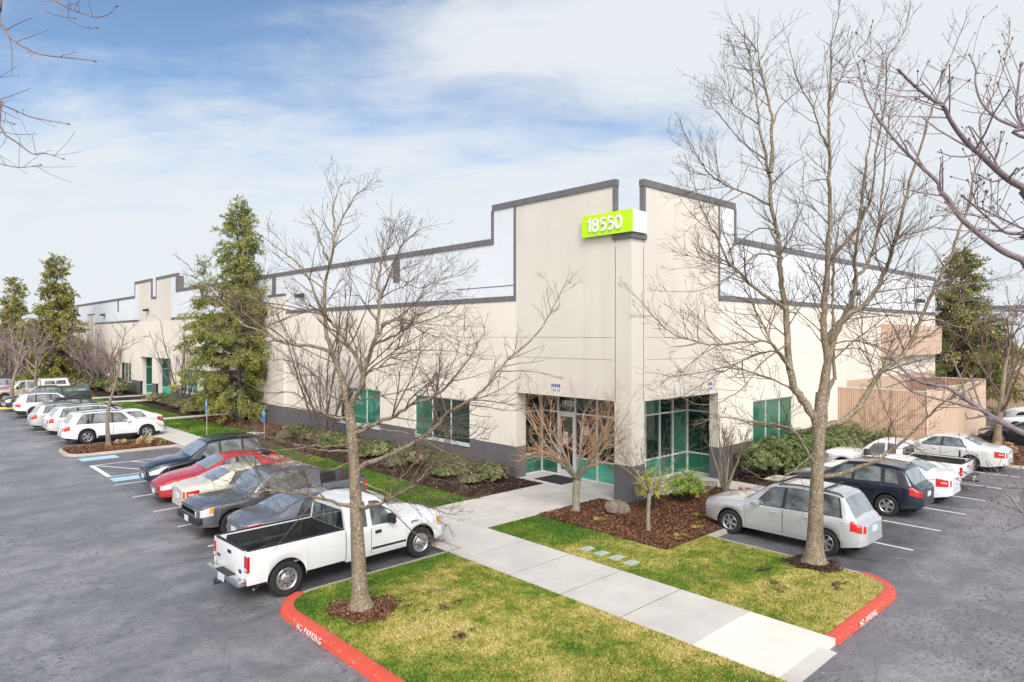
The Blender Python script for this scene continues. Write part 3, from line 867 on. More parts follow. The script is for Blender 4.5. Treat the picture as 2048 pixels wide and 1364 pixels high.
# ---- address sign
M_LIME = simple('sign_lime_green', (.50, .82, .002), .35, 0, .03, 2)
M_SIGNW = simple('sign_white', (.83, .84, .86), .4, 0, .03, 2)
sign = thing('address_sign', 'lime green address sign with white numerals 18550 wrapped round the tower corner', 'sign', (18.9, 14.04, 9.47))
b = MB(); b.box(.03, .85, .0, .72, .012, .78, 0, bev=.006); b.obj('sign_return', M_SIGNW, sign)
b = MB(); b.box(-.04, .028, 0, 2.28, 0, .79, 0, bev=.006); b.obj('sign_panel', M_LIME, sign)
def strokes(name, body, h, w, depth, mat, parent, M, adv=.66):
    """rounded sign numerals drawn as thick strokes with real depth"""
    el = lambda cx, cy, rx, ry, a0, a1, n=18: [(cx+rx*math.cos(rad(a0+(a1-a0)*i/n)), cy+ry*math.sin(rad(a0+(a1-a0)*i/n))) for i in range(n+1)]
    G = {'1': [[(.02,.80),(.22,.94),(.22,.06)]], '8': [el(.29,.73,.19,.205,0,360), el(.29,.29,.235,.235,0,360)],
         '5': [[(.50,.93),(.145,.93),(.105,.53)]+el(.275,.325,.235,.265,128,-135,16)], '0': [el(.31,.5,.265,.435,0,360,26)]}
    W_ = {'1': .47, '8': .74, '5': .68, '0': .80}
    b = MB(); x = 0
    for ch in body:
        for kk, P_ in enumerate(G[ch]):
            P_ = [Vector((x+p[0]*h, p[1]*h, -.002*kk)) for p in P_]; closed = (P_[0]-P_[-1]).length < 1e-4
            if closed: P_ = P_[:-1]
            n = len(P_); L_ = []; R_ = []
            for i in range(n):
                a = P_[i-1] if (i > 0 or closed) else P_[i]; c = P_[(i+1) % n] if (i < n-1 or closed) else P_[i]
                d0 = (P_[i]-a).normalized() if (P_[i]-a).length > 1e-6 else (c-P_[i]).normalized(); d1 = (c-P_[i]).normalized() if (c-P_[i]).length > 1e-6 else d0
                t_ = (d0+d1).normalized(); nn = Vector((-t_.y, t_.x, 0))*(w/2/max(.55, t_.dot(d0)))
                L_.append(P_[i]+nn); R_.append(P_[i]-nn)
            for i in range(n if closed else n-1):
                j = (i+1) % n; up = Vector((0, 0, depth))
                b.quad(L_[i]+up, R_[i]+up, R_[j]+up, L_[j]+up); b.quad(L_[i], L_[i]+up, L_[j]+up, L_[j]); b.quad(R_[i], R_[j], R_[j]+up, R_[i]+up)
            if not closed:
                up = Vector((0, 0, depth))
                b.quad(L_[0], R_[0], R_[0]+up, L_[0]+up); b.quad(L_[-1], L_[-1]+up, R_[-1]+up, R_[-1])
        x += W_[ch]*h
    b.v = [tuple(M @ Vector(v)) for v in b.v]
    return b.obj(name, mat, parent)
strokes('numerals', '18550', .49, .074, .045, M_SIGNW, sign, axes((-.044, 1.97, .15), (0,-1,0), (0,0,1)))

# ------------------------------------------------------------------ enclosure, fences and the neighbour building
def mat_slats():
    t = NT('privacy_slats_tan')
    w = t.n.new('ShaderNodeTexWave'); w.bands_direction = 'X'; w.inputs['Scale'].default_value = 3.2
    t.lk(t.co((1, 1, .0001)), w.inputs['Vector'])
    t.col(t.ramp(t.noise(1.5, 5), [(.3, (.53,.35,.245)), (.7, (.62,.43,.315))])); t.set(Roughness=.6)
    return t.mat
M_SLAT = mat_slats(); M_GAP = simple('slat_gap_dark', (.36, .225, .16), .8); M_BOARD = mat_tilt('board_tan', (.62, .46, .345))
M_POST = simple('fence_post_pale', (.66, .58, .5), .5)
def slat_fence(name, label, p, q, h, pitch=.11, w=.085, post=2.4, mat=None, board=False, z0=0.0):
    p = Vector((*p, z0)); q = Vector((*q, z0)); L = (q-p).length; ang = math.atan2((q-p).y, (q-p).x)
    t = thing(name, label, 'fence', p, ang)
    b = MB(); n = int(L/pitch)
    for i in range(n):
        x = i*pitch
        b.box(x, x+w, -.012, .012, .05, h-.05)
    if not board:
        b.box(0, L, .013, .016, .06, h-.06, 1)
    b.obj('slat_panel', [mat or M_SLAT, M_GAP], t)
    r = MB(); r.box(-.03, L+.03, -.03, .03, h-.05, h); r.obj('top_rail', M_POST, t)
    k = max(1, round(L/post))
    for i in range(k+1):
        c = MB(); x = L*i/k; c.tube([(x, .045, -.15), (x, .045, h+.03)], .035, 8); c.obj('post', M_POST, t)
    return t
slat_fence('slatted_fence', 'tan slatted privacy fence across the end of the parking row beside the warehouse wall', (37.25, 14.15), (37.25, 10.0), 3.15)
slat_fence('board_fence', 'tan fence of wide flush boards behind the silver sedan', (37.3, 9.96), (48.8, 9.96), 3.2, .46, .452, 3.8, M_BOARD, True)
slat_fence('slatted_fence', 'tan slatted fence seen over the top of the board fence', (48.85, 10.0), (48.85, 14.15), 3.25)
slat_fence('slatted_fence', 'long tan slatted fence in front of the distant building at right', (66, 30), (66, -20), 2.6, .2, .17, 4)
nb = thing('office_building', 'distant low building with white upper wall and tan lower wall behind the conifer', 'building', (74, 10, 0))
b = MB(); b.box(0, 30, -50, 40, -.15, 4.6); b.obj('wall', M_TAN, nb)
b = MB(); b.box(-.01, 30, -50.01, 40.01, 4.6, 8.3); b.obj('upper_wall', M_WHITE, nb)
b = MB(); b.box(-.06, 30.05, -50.06, 40.06, 8.3, 8.6); b.obj('coping', M_COPE, nb)
for y in range(-44, 36, 8):
    b = MB(); b.box(-.03, -.005, y, y+3.4, 5.6, 6.9); b.obj('window', M_GLASS_L, nb)
# ------------------------------------------------------------------ vehicles
M_TYRE = simple('tyre_rubber', (.022,.022,.023), .85, 0, .3, 14, .3)
M_RIM = simple('alloy_silver', (.50,.51,.53), .3, .75, .1, 20)
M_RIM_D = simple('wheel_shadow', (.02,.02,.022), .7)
M_CGLASS = NT('car_glass'); M_CGLASS.col(M_CGLASS.ramp(M_CGLASS.noise(2.4, 3), [(.38, (.014,.018,.019)), (.64, (.15,.18,.18))])); M_CGLASS.set(Roughness=.02, IOR=1.55, Specular_IOR_Level=.85, Coat_Weight=.6, Coat_Roughness=.02); M_CGLASS = M_CGLASS.mat  # pale patches of the ramp are reflections painted into the glass colour
M_SCREEN = NT('windscreen_glass'); M_SCREEN.col(M_SCREEN.ramp(M_SCREEN.noise(1.3, 3), [(.35, (.13,.155,.165)), (.65, (.27,.30,.31))])); M_SCREEN.set(Roughness=.03, IOR=1.6, Specular_IOR_Level=1.0, Coat_Weight=1.0, Coat_Roughness=.02); M_SCREEN = M_SCREEN.mat  # pale grey base: reflected sky painted into the glass colour
M_BLACK = simple('black_plastic', (.024,.024,.026), .55, 0, .2, 9)
M_CHROME = simple('chrome', (.62,.63,.65), .16, .9, .05, 5)
M_HEAD = simple('headlight_lens', (.62,.64,.66), .08, .2, .2, 16, coat=.8)
M_AMBER = simple('amber_lens', (.85,.30,.02), .15, 0, .1, 9, coat=.7)
M_TAIL = simple('tail_lens_red', (.55,.012,.012), .14, 0, .25, 14, coat=.8)
M_TAILW = simple('tail_lens_clear', (.72,.62,.62), .14, 0, .1, 14, coat=.8)
M_PLATE = simple('number_plate', (.58,.66,.76), .45, 0, .25, 40)
M_LINER = simple('bed_liner', (.03,.03,.033), .5, 0, .35, 7, .2)
M_UNDER = simple('underbody_black', (.008,.008,.008), .9)

class Prof:
    """piecewise-linear curve rounded by a small box filter"""
    def __init__(s, pts, soft=.1):
        s.x = [p[0] for p in pts]; s.y = [p[1] for p in pts]; s.soft = soft
    def __call__(s, x):
        return float(np.mean(np.interp([x-s.soft, x-s.soft*.5, x, x+s.soft*.5, x+s.soft], s.x, s.y)))

class Shell:
    """car body as cross-sections along x (0 = nose, L = tail)"""
    def __init__(s, L, W, top, belt, axles, r, sill=.24, nose=(.8, .2), tail=(.6, .12), tumble=.42, cap=.1, caprear=None, arch=1.16, roofw=.0):
        s.L, s.W, s.ax, s.r, s.sill = L, W, axles, r, sill
        s.top = Prof(top); s.beltp = Prof(belt, .15)
        s.nose, s.tail, s.tumble, s.cap = nose, tail, tumble, cap
        s.capr = cap if caprear is None else caprear
        s.R = r*arch; s._c = {}
    def hw(s, x):
        w = s.W/2; a, k = s.nose; c, m = s.tail
        if x < a: w *= 1-k*((a-x)/a)**2.4
        if x > s.L-c: w *= 1-m*((x-s.L+c)/c)**2.4
        return w
    def low(s, x):
        z = s.sill
        if x < .35: z += .02*(.35-x)/.35
        if x > s.L-.5: z += .10*(x-s.L+.5)/.5
        inarch = 0
        for a in s.ax:
            d = abs(x-a)
            if d < s.R:
                z = max(z, s.r+math.sqrt(s.R**2-d*d)); inarch = 1
        return z, inarch
    def sec(s, x):
        key = round(x, 5)
        if key not in s._c:
            P0 = s._sec(x); n = len(P0); T = []
            for i in range(n):
                if i == 0: T.append((P0[1][0]-P0[0][0], P0[1][1]-P0[0][1])); continue
                if i == n-1: T.append((P0[i][0]-P0[i-1][0], 0)); continue
                a = (P0[i][0]-P0[i-1][0], P0[i][1]-P0[i-1][1]); b = (P0[i+1][0]-P0[i][0], P0[i+1][1]-P0[i][1])
                la, lb = math.hypot(*a)+1e-9, math.hypot(*b)+1e-9; m = min(la, lb)
                d = (a[0]/la+b[0]/lb, a[1]/la+b[1]/lb); ld = math.hypot(*d)+1e-9
                T.append((d[0]/ld*m, d[1]/ld*m))
            s._c[key] = (P0, T)
        return s._c[key][0]
    def cur(s, x, k):
        """rounded cross-section: point and direction at parameter k"""
        P0 = s.sec(x); T = s._c[round(x, 5)][1]; i = min(int(k), 7); t = k-i
        h0, h1, h2, h3 = 2*t**3-3*t*t+1, t**3-2*t*t+t, -2*t**3+3*t*t, t**3-t*t
        g0, g1, g2, g3 = 6*t*t-6*t, 3*t*t-4*t+1, -6*t*t+6*t, 3*t*t-2*t
        y, z, dy, dz = [h[0]*P0[i][q]+h[1]*T[i][q]+h[2]*P0[i+1][q]+h[3]*T[i+1][q] for h in ((h0,h1,h2,h3), (g0,g1,g2,g3)) for q in (0, 1)]
        return y, z, dy, dz
    def _sec(s, x):
        xx = min(max(x, 0), s.L)
        w = s.hw(xx); zt = s.top(xx); zb = min(s.beltp(xx), zt-.035); zl, ia = s.low(xx)
        h = zt-zb; q = min(1, max(0, (h-.06)/.34)); q = q*q*(3-2*q)
        yr = w*.93-s.tumble*h           # roof side
        y5 = (1-q)*w*.86+q*yr; z5 = zb+.018+(h-.05)*((1-q)*.6+q*.90) if h > .05 else zb+.02
        y6 = (1-q)*w*.66+q*(yr-.10); z6 = zb+(h)*((1-q)*.86+q*.975)
        y7 = (1-q)*w*.36+q*(yr-.10)*.55
        f = 1.012 if ia else 1.0
        pts = [(w*.955*f, zl), (w*.99*f, zl+(zb-zl)*.22), (w*1.0*f, zl+(zb-zl)*.6), (w*.985, zb-.012), (w*.945, zb+.012), (y5, z5), (y6, z6), (y7, zt+.004*q), (0, zt+.012)]
        e = 0
        if x < 0: e = -x/s.cap
        elif x > s.L: e = (x-s.L)/s.capr
        if e > 0:
            zc = (zl+zb)/2; sy = 1-.34*e*e; sz = 1-.16*e*e
            pts = [(y*sy, zc+(z-zc)*sz) for y, z in pts]
        return pts
    def pt(s, x, k, side, off=0.0):
        y, z, ty, tz = s.cur(x, k)
        if off:
            l = math.hypot(ty, tz) or 1
            ny, nz = tz/l, -ty/l
            A = s.cur(round(x-.03, 5), k); B = s.cur(round(x+.03, 5), k)
            slope = ((B[0]-A[0])*ny+(B[1]-A[1])*nz)/.06
            m = math.sqrt(1+slope*slope)
            return (s.L/2-(x-slope/m*off), side*(y+ny/m*off), z+nz/m*off)
        return (s.L/2-x, side*y, z)
    def stations(s, a, b, step=.07):
        n = max(2, int((b-a)/step)); xs = list(np.linspace(a, b, n+1))
        for c in s.ax:
            for d in list(np.linspace(-1, 1, 17)):
                q = c+s.R*math.sin(d*math.pi/2)
                if a < q < b: xs.append(q)
            for q in (c-s.R-.001, c+s.R+.001):
                if a < q < b: xs.append(q)
        xs = sorted(xs); out = [xs[0]]
        for q in xs[1:]:
            if q-out[-1] > .0008: out.append(q)
        return out
    def body(s, a=None, b=None, caps=(True, True)):
        a = -s.cap if a is None else a; b = s.L+s.capr if b is None else b
        xs = [x for x in s.stations(max(a, 0), min(b, s.L))]
        if a < 0: xs = [-s.cap*q for q in (1, .8, .5, .25)]+xs
        if b > s.L: xs = xs+[s.L+s.capr*q for q in (.25, .5, .8, 1)]
        m = MB(); vs = []; fs = []; kk = [q/3 for q in range(25)]; n = 49
        for x in xs:
            Q = [s.cur(x, k)[:2] for k in kk]
            vs += [(s.L/2-x, y, z) for y, z in Q]+[(s.L/2-x, -y, z) for y, z in Q[-2::-1]]
        for i in range(len(xs)-1):
            for k in range(n-1):
                fs.append((i*n+k, i*n+k+1, (i+1)*n+k+1, (i+1)*n+k))
        if caps[0]: fs.append(tuple(range(n)))
        if caps[1]: fs.append(tuple((len(xs)-1)*n+k for k in range(n-1, -1, -1)))
        return m.add(vs, fs)
    def patch(s, xa, xb, ka, kb, side, off=.004, m=None, mi=0, nx=None):
        """skin over part of the body. xa, xb: floats or functions of k (slanted ends)"""
        m = m or MB()
        ks = sorted({ka, kb} | {q/3 for q in range(25) if ka < q/3 < kb})
        A = xa if callable(xa) else (lambda k: xa); B = xb if callable(xb) else (lambda k: xb)
        n = nx or max(2, int(abs(B(ka)-A(ka))/.09)+1)
        vs = [s.pt(A(k)+(B(k)-A(k))*i/n, k, side, off) for k in ks for i in range(n+1)]
        fs = [(j*(n+1)+i, j*(n+1)+i+1, (j+1)*(n+1)+i+1, (j+1)*(n+1)+i) for j in range(len(ks)-1) for i in range(n)]
        m.add(vs, fs, mi)
        return m
    def patch2(s, xa, xb, ka, kb, off=.004, mi=0, m=None):
        m = m or MB()
        for side in (1, -1): s.patch(xa, xb, ka, kb, side, off, m, mi)
        return m

def wheel_pair(style, r, w):
    t = MB(); h = w/2
    t.lathe([(r*.62, -h*.86), (r*.72, -h), (r*.93, -h*.98), (r*.99, -h*.72), (r, -h*.3), (r, h*.3), (r*.99, h*.72), (r*.93, h*.98), (r*.72, h), (r*.62, h*.86)], 28)
    k = MB(); R = r*.66
    k.lathe([(R*1.0, h*.80), (R*.93, h*.92), (R*.86, h*.78), (R*.84, h*.2)], 28, mi=0)
    if style == 'steel':
        k.lathe([(R*.86, h*.70), (R*.50, h*.62), (R*.42, h*.86), (R*.30, h*.98), (0.001, h*1.0)], 28, mi=0)
        for i in range(8):
            a = 2*math.pi*(i+.5)/8; c = Vector((R*.66*math.cos(a), h*.67, R*.66*math.sin(a)))
            vs = [tuple(c+Vector((R*.085*math.cos(q*math.pi/4), .004, R*.085*math.sin(q*math.pi/4)))) for q in range(8)]
            k.add(vs, [tuple(range(8))], 1)
            d = Vector((R*.40*math.cos(a), h*.9, R*.40*math.sin(a)))
            k.box(d.x-.012, d.x+.012, d.y-.02, d.y+.02, d.z-.012, d.z+.012, 1)
    else:
        n = int(style)
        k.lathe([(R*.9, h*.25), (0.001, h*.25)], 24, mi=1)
        k.lathe([(R*.24, h*.5), (R*.22, h*.84), (R*.10, h*.90), (0.001, h*.90)], 16, mi=0)
        for i in range(n):
            a = 2*math.pi*i/n; ca, sa = math.cos(a), math.sin(a)
            def pp(rr, t_, y): return (rr*ca-t_*sa, y, rr*sa+t_*ca)
            w0, w1 = R*(.15 if n <= 5 else .115), R*(.20 if n <= 5 else .15)
            vs = [pp(R*.12,-w0,h*.86),pp(R*.12,w0,h*.86),pp(R*.90,w1,h*.82),pp(R*.90,-w1,h*.82),pp(R*.12,-w0,h*.5),pp(R*.12,w0,h*.5),pp(R*.90,w1,h*.4),pp(R*.90,-w1,h*.4)]
            k.add(vs, [(0,1,2,3),(0,3,7,4),(1,5,6,2),(2,6,7,3)], 0)
    return t, k
WHEEL_CACHE = {}
def add_wheels(root, sh, style, w=.225, track=None, rim=None):
    key = (style, round(sh.r, 3), w, rim)
    tr = track or sh.W/2-w/2-.012
    for ax in sh.ax:
        for side in (1, -1):
            loc = (sh.L/2-ax, side*tr, sh.r)
            if key not in WHEEL_CACHE:
                t, k = wheel_pair(style, sh.r, w)
                o = t.obj('wheel', M_TYRE, root, smooth=True, sharp=35)
                q = k.obj('rim', [rim or M_RIM, M_RIM_D], o, smooth=True, sharp=30)
                WHEEL_CACHE[key] = (o.data, q.data)
            else:
                o = bpy.data.objects.new('wheel', WHEEL_CACHE[key][0]); link(o, root)
                q = bpy.data.objects.new('rim', WHEEL_CACHE[key][1]); link(q, o)
            o.location = loc; o.rotation_euler = (0, random.uniform(0, 6), 0) if side > 0 else (0, random.uniform(0, 6), math.pi)
            a = MB()   # dark wheel housing behind the tyre
            n = 12; vs = []
            y0, y1 = sh.W/2-.035, sh.W/2-.36
            for j in range(n+1):
                an = math.pi*j/n; c, s_ = sh.R*.985*math.cos(an), sh.R*.985*math.sin(an)
                vs += [(c, side*y0, sh.r+s_), (c, side*y1, sh.r+s_)]
            fs = [(2*j, 2*j+1, 2*j+3, 2*j+2) for j in range(n)]
            vs += [(sh.R*.985, side*y1, sh.sill), (-sh.R*.985, side*y1, sh.sill)]
            fs.append(tuple([2*j+1 for j in range(n+1)]+[2*n+3, 2*n+2]))
            a.add(vs, fs)
            a.obj('wheel_housing', M_UNDER, root, (sh.L/2-ax, 0, 0))

def place(root, nose, heading):
    """nose = ground point under the middle of the vehicle"""
    root.location = (nose[0], nose[1], ROAD); root.rotation_euler = (0, 0, rad(heading))

def car(name, label, cat, body_mat, L, W, top, belt, axles, r, wins, doors, glass_x, rear_x, style='5', tails=None, heads=None,
        rails=False, lowtrim=None, spoiler=False, rearplate=True, grille=True, roof_mat=None, tail_k=(1.9, 2.95), clad=None, group=None, rim=None, rearglass=M_SCREEN, amber=True, **kw):
    t = thing(name, label, cat, group=group)
    sh = Shell(L, W, top, belt, axles, r, **kw)
    sh.body().obj('body', body_mat, t, smooth=True, sharp=48)
    u = MB(); u.box(-L/2+.12, L/2-.12, -W/2+.3, W/2-.3, sh.sill-.06, sh.sill+.25); u.box(-L/2+.5, L/2-.5, -W/2+.12, W/2-.12, sh.sill+.02, sh.sill+.12); u.obj('underbody', M_UNDER, t)
    add_wheels(t, sh, style, rim=rim)
    a, b_ = glass_x
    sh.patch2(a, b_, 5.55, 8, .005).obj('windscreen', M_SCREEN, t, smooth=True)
    a, b_ = rear_x
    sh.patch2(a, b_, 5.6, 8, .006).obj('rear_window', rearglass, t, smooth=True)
    # side windows: (bottom front x, bottom rear x, top front x, top rear x)
    for side in (1, -1):
        w0, w1 = wins[0], wins[-1]
        sh.patch(lambda k: w0[0]-.05+(w0[2]-w0[0])*(k-4.14)/.79, lambda k: w1[1]+.05+(w1[3]-w1[1])*(k-4.14)/.79, 4.08, 4.97, side, .003).obj('window_trim', M_BLACK, t, smooth=True)
        for (b0, b1, t0, t1) in wins:
            k0, k1 = 4.14, 4.93
            fa = lambda k, b0=b0, t0=t0: b0+(t0-b0)*(k-k0)/(k1-k0)
            fb = lambda k, b1=b1, t1=t1: b1+(t1-b1)*(k-k0)/(k1-k0)
            sh.patch(fa, fb, k0, k1, side, .006).obj('side_window', M_CGLASS, t, smooth=True)
        for (x0, x1) in doors:
            d = sh.patch(x0+.004, x1-.004, .56, 2.99, side, .011); sh.patch(x0-.003, x1+.003, .545, 3.0, side, .007, d, 1); d = d.obj('door', [body_mat, M_BLACK], t, smooth=True, sharp=38)
            p = sh.pt(x1-.24, 2.55, side, .02)
            h = MB(); h.box(p[0]-.1, p[0]+.1, p[1]-.018, p[1]+.018, p[2]-.018, p[2]+.018, 0, bev=.008); h.obj('handle', body_mat if not lowtrim else M_BLACK, d)
        if clad:
            sh.patch(lambda k: .2, lambda k: L-.2, .0, .7, side, .012).obj('sill_cladding', clad, t)
        # mirror
        mx = wins[0][0]+.16
        p = sh.pt(mx, 4.1, side)
        h = MB(); h.box(p[0]-.07, p[0]+.07, p[1]-.02 if side > 0 else p[1]-.21, p[1]+.21 if side > 0 else p[1]+.02, p[2]+.01, p[2]+.15, 0, bev=.03)
        h.obj('wing_mirror', lowtrim or body_mat, t, smooth=True, sharp=50)
        if rails:
            r0, r1 = rails
            pts = [sh.pt(r0+(r1-r0)*q, 5.6, side, .045 if 0 < q < 1 else .004) for q in (0, .06, .35, .65, .94, 1)]
            h = MB(); h.tube(pts, .018, 6); h.obj('roof_rail', M_BLACK, t, smooth=True)
        hk = heads or (.03, .62, 2.05, 3.35)
        m = MB(); sh.patch(-sh.cap*.55, lambda k: hk[1]*(.35+.65*(k-hk[2])/(hk[3]-hk[2])), hk[2], hk[3], side, .007, m, 0, 8)
        if amber: sh.patch(lambda k: hk[1]*.55, lambda k: hk[1]*.80, hk[3]-.38, hk[3]-.05, side, .010, m, 1, 4)
        m.obj('headlight', [M_HEAD, M_AMBER], t, smooth=True)
        tk = tails or ((L-.20 if tail_k[1] > 3.1 else L-.30), L+sh.capr*.85)
        m = MB(); sh.patch(tk[0], tk[1], tail_k[0], tail_k[1], side, .008, m, 0)
        mid = (tail_k[0]+tail_k[1])/2
        sh.patch(tk[0]+.15, tk[1]-.10, mid-.08, mid+.04, side, .0105, m, 1)
        m.obj('taillight', [M_TAIL, M_TAILW], t, smooth=True)
    # nose and tail furniture
    def plate(x, z, sgn):
        h = MB(); h.box(x-.012, x+.012, -.155, .155, z-.08, z+.08, 0, bev=.006); h.obj('number_plate', M_PLATE, t)
    zl, _ = sh.low(0); zb = sh.beltp(0)
    xn = L/2+sh.cap; xr = -L/2-sh.capr
    if grille:
        g = MB(); zg0, zg1 = zl+(zb-zl)*.52, zl+(zb-zl)*.86
        g.box(xn-.03, xn+.012, -W*.24, W*.24, zg0, zg1, 0, bev=.01)
        for k in range(3): 
            z = zg0+(zg1-zg0)*(k+.5)/3; g.box(xn+.012, xn+.024, -W*.225, W*.225, z-.02, z+.02, 1)
        g.obj('grille', [M_BLACK, M_CHROME], t)
    g = MB(); g.box(xn-.03, xn+.008, -W*.27, W*.27, zl+.05, zl+(zb-zl)*.34, 0, bev=.01); g.obj('intake', M_BLACK, t)
    plate(xn+.02, zl+(zb-zl)*.42, 1)
    zr, _ = sh.low(L); zbr = sh.beltp(L)
    plate(xr-.004, zr+(zbr-zr)*(.62), -1)
    m = MB(); xe = L+sh.capr*.9; sh.patch2(L-.55, xe, .05, 1.15, .016, 0, m)
    ka = [.05, .6, 1.15]
    for k0, k1 in zip(ka, ka[1:]): m.quad(sh.pt(xe, k0, 1, .016), sh.pt(xe, k0, -1, .016), sh.pt(xe, k1, -1, .016), sh.pt(xe, k1, 1, .016))
    m.obj('rear_bumper', lowtrim or body_mat, t, smooth=True, sharp=40)
    if spoiler:
        p = sh.pt(rear_x[0], 8, 1)
        h = MB(); h.box(p[0]-.16, p[0]+.1, -W*.33, W*.33, p[2]-.01, p[2]+.025, 0, bev=.01); h.obj('spoiler', body_mat, t, smooth=True, sharp=40)
    return t, sh

def SEDAN(L=4.82, H=1.45, W=1.81, wb=2.74, fo=.94):
    k = H/1.45
    top = [(0,.74),(.10,.83),(.35,.91),(.8,.985),(1.22,1.03),(1.36,1.055),(2.02,1.33*k),(2.2,1.405*k),(2.72,1.46*k),(3.2,1.435*k),(3.5,1.35*k),(4.05,1.145),(4.2,1.125),(L-.12,1.09),(L,1.0)]
    belt = [(0,.64),(.4,.79),(1.3,.915),(2.5,.945),(3.6,.98),(L-.2,.98),(L,.92)]
    return dict(L=L, W=W, top=top, belt=belt, axles=[fo, fo+wb], r=.325, wins=[(1.55,2.50,2.16,2.52),(2.62,3.50,2.64,3.18)],
                doors=[(1.42,2.54),(2.56,3.55)], glass_x=(1.46,2.12), rear_x=(3.40,4.02), tumble=.46, nose=(1.0,.30), tail=(.8,.2), cap=.13)
def SUV(L=4.7, H=1.72, W=1.84, wb=2.72, fo=.92, r=.355, hood=1.06, upright=.0):
    top = [(0,.86),(.10,.97),(.35,hood-.02),(.8,hood+.05),(1.22,hood+.075),(1.36,hood+.095),(1.98,H-.16),(2.2,H-.06),(2.9,H),(L-.8,H-.03),(L-.42-upright*0,H-.09),(L-.10+upright*.08,1.10),(L,.95)]
    belt = [(0,.72),(.4,.88),(1.3,1.01),(2.6,1.04),(L-.6,1.09),(L,1.04)]
    return dict(L=L, W=W, top=top, belt=belt, axles=[fo, fo+wb], r=r, wins=[(1.62,2.48,2.12,2.50),(2.58,3.42,2.59,3.40),(3.52,L-.55,3.52,L-.72)],
                doors=[(1.40,2.53),(2.55,3.50)], glass_x=(1.40,2.04), rear_x=(L-.40,L-.12), tumble=.30, sill=.30, tail_k=(2.1,3.6), nose=(.95,.27), tail=(.5,.12), cap=.13)
def MINIVAN(L=5.05, H=1.75, W=1.93):
    top = [(0,.72),(.15,.86),(.6,1.0),(1.05,1.10),(1.9,1.58),(2.1,1.67),(2.8,1.75),(L-.8,1.70),(L-.48,1.63),(L-.08,1.12),(L,.95)]
    belt = [(0,.70),(.5,.90),(1.2,1.0),(2.6,1.04),(L,1.06)]
    return dict(L=L, W=W, top=top, belt=belt, axles=[.98, 4.0], r=.335, wins=[(1.55,2.45,1.98,2.46),(2.56,3.55,2.57,3.53),(3.66,L-.52,3.66,L-.74)],
                doors=[(1.3,2.5),(2.52,3.6)], glass_x=(1.15,1.95), rear_x=(L-.45,L-.12), tumble=.28, sill=.24, tail_k=(2.1,3.3), nose=(.9,.24), tail=(.5,.10))

RX, RY = {}, {}
# ---- south-west row (parked across x, nose 0 deg = towards the warehouse)
def west(o, rear_or_nose, y, L, nose_in, yaw=0):
    """nose_in: faces the warehouse; the given x is the end of the car nearer the drive"""
    place(o, (rear_or_nose+L/2+.08, y), (0 if nose_in else 180)+yaw)
def south(o, rear_y, x, L, yaw=0):
    place(o, (x, rear_y+L/2+.08), 90+yaw)

P_WHITE = paint('paint_white', (.80,.80,.81)); P_GREY = paint('paint_slate_grey', (.20,.205,.235), .5, .28); P_GUN = paint('paint_gunmetal', (.15,.155,.17), .5, .28)
P_BEIGE = paint('paint_champagne', (.70,.63,.52), .2); P_RED = paint('paint_red', (.48,.025,.03), .15); P_BLACK = paint('paint_black', (.012,.013,.018)); P_NAVY = paint('paint_navy', (.016,.02,.035), .3)
P_SILV = paint('paint_silver', (.60,.61,.62), .35, .3); P_SILW = paint('paint_pale_silver', (.72,.715,.70), .25, .3); P_GREEN = paint('paint_dark_green', (.025,.055,.045), .3); P_SAND = paint('paint_sand', (.58,.49,.38), .3)
P_CANOPY = paint('canopy_white', (.74,.72,.66), 0, .35)

s = SEDAN(); o, _ = car('parked_sedan', 'slate grey sedan backed toward the drive between white pickup and gunmetal pickup', 'car', P_GREY, style='10', spoiler=False, **s); west(o, 7.0, 18.45, 4.82, True)
s = SEDAN(4.78, 1.45); o, _ = car('parked_sedan', 'champagne beige sedan with red taillights facing the drive between gunmetal pickup and red sedan', 'car', P_BEIGE, spoiler=False, **s); west(o, 7.15, 23.75, 4.78, True)
s = SEDAN(4.80, 1.47); o, _ = car('parked_sedan', 'red sedan parked nose out beside the champagne sedan', 'car', P_RED, spoiler=True, **s); west(o, 7.15, 26.35, 4.80, False)
s = SUV(4.79, 1.75, 1.9, 2.79, .95, .37); o, _ = car('parked_suv', 'black sport utility vehicle with roof rails parked nose out beside the hatched aisle', 'SUV', P_NAVY, rails=(2.3,4.2), lowtrim=None, **s); west(o, 7.5, 29.1, 4.79, False)
s = SUV(4.93, 1.77, 1.95, 2.995, .92, .385, 1.08); s['wins'] = [(1.75,2.62,2.2,2.64),(2.72,3.66,2.73,3.5),(3.78,4.42,3.66,4.05)]; s['doors'] = [(1.5,2.66),(2.68,3.72)]
o, _ = car('parked_suv', 'white sport utility vehicle beside the mulched island with the small bare tree', 'SUV', P_WHITE, style='5', rails=(2.3,4.2), clad=M_BLACK, **s); west(o, 7.15, 44.0, 4.93, True)
s = SEDAN(4.4, 1.45, 1.76, 2.6, .9); o, _ = car('parked_sedan', 'white compact car parked nose out, its tail showing behind the white sport utility vehicle', 'car', P_WHITE, **s); west(o, 8.3, 46.45, 4.4, False)
s = MINIVAN(); o, _ = car('parked_minivan', 'pale silver minivan with wide red taillight behind the white sport utility vehicle', 'minivan', P_SILW, rails=(2.2,4.2), **s); west(o, 7.15, 48.75, 5.05, True)
s = SUV(4.6, 1.69, 1.81, 2.66, .9, .35); o, _ = car('parked_wagon', 'blue silver crossover wagon with roof rails behind the pale silver minivan', 'wagon', P_SILV, rails=(2.2,4.0), **s); west(o, 6.75, 51.7, 4.6, True)
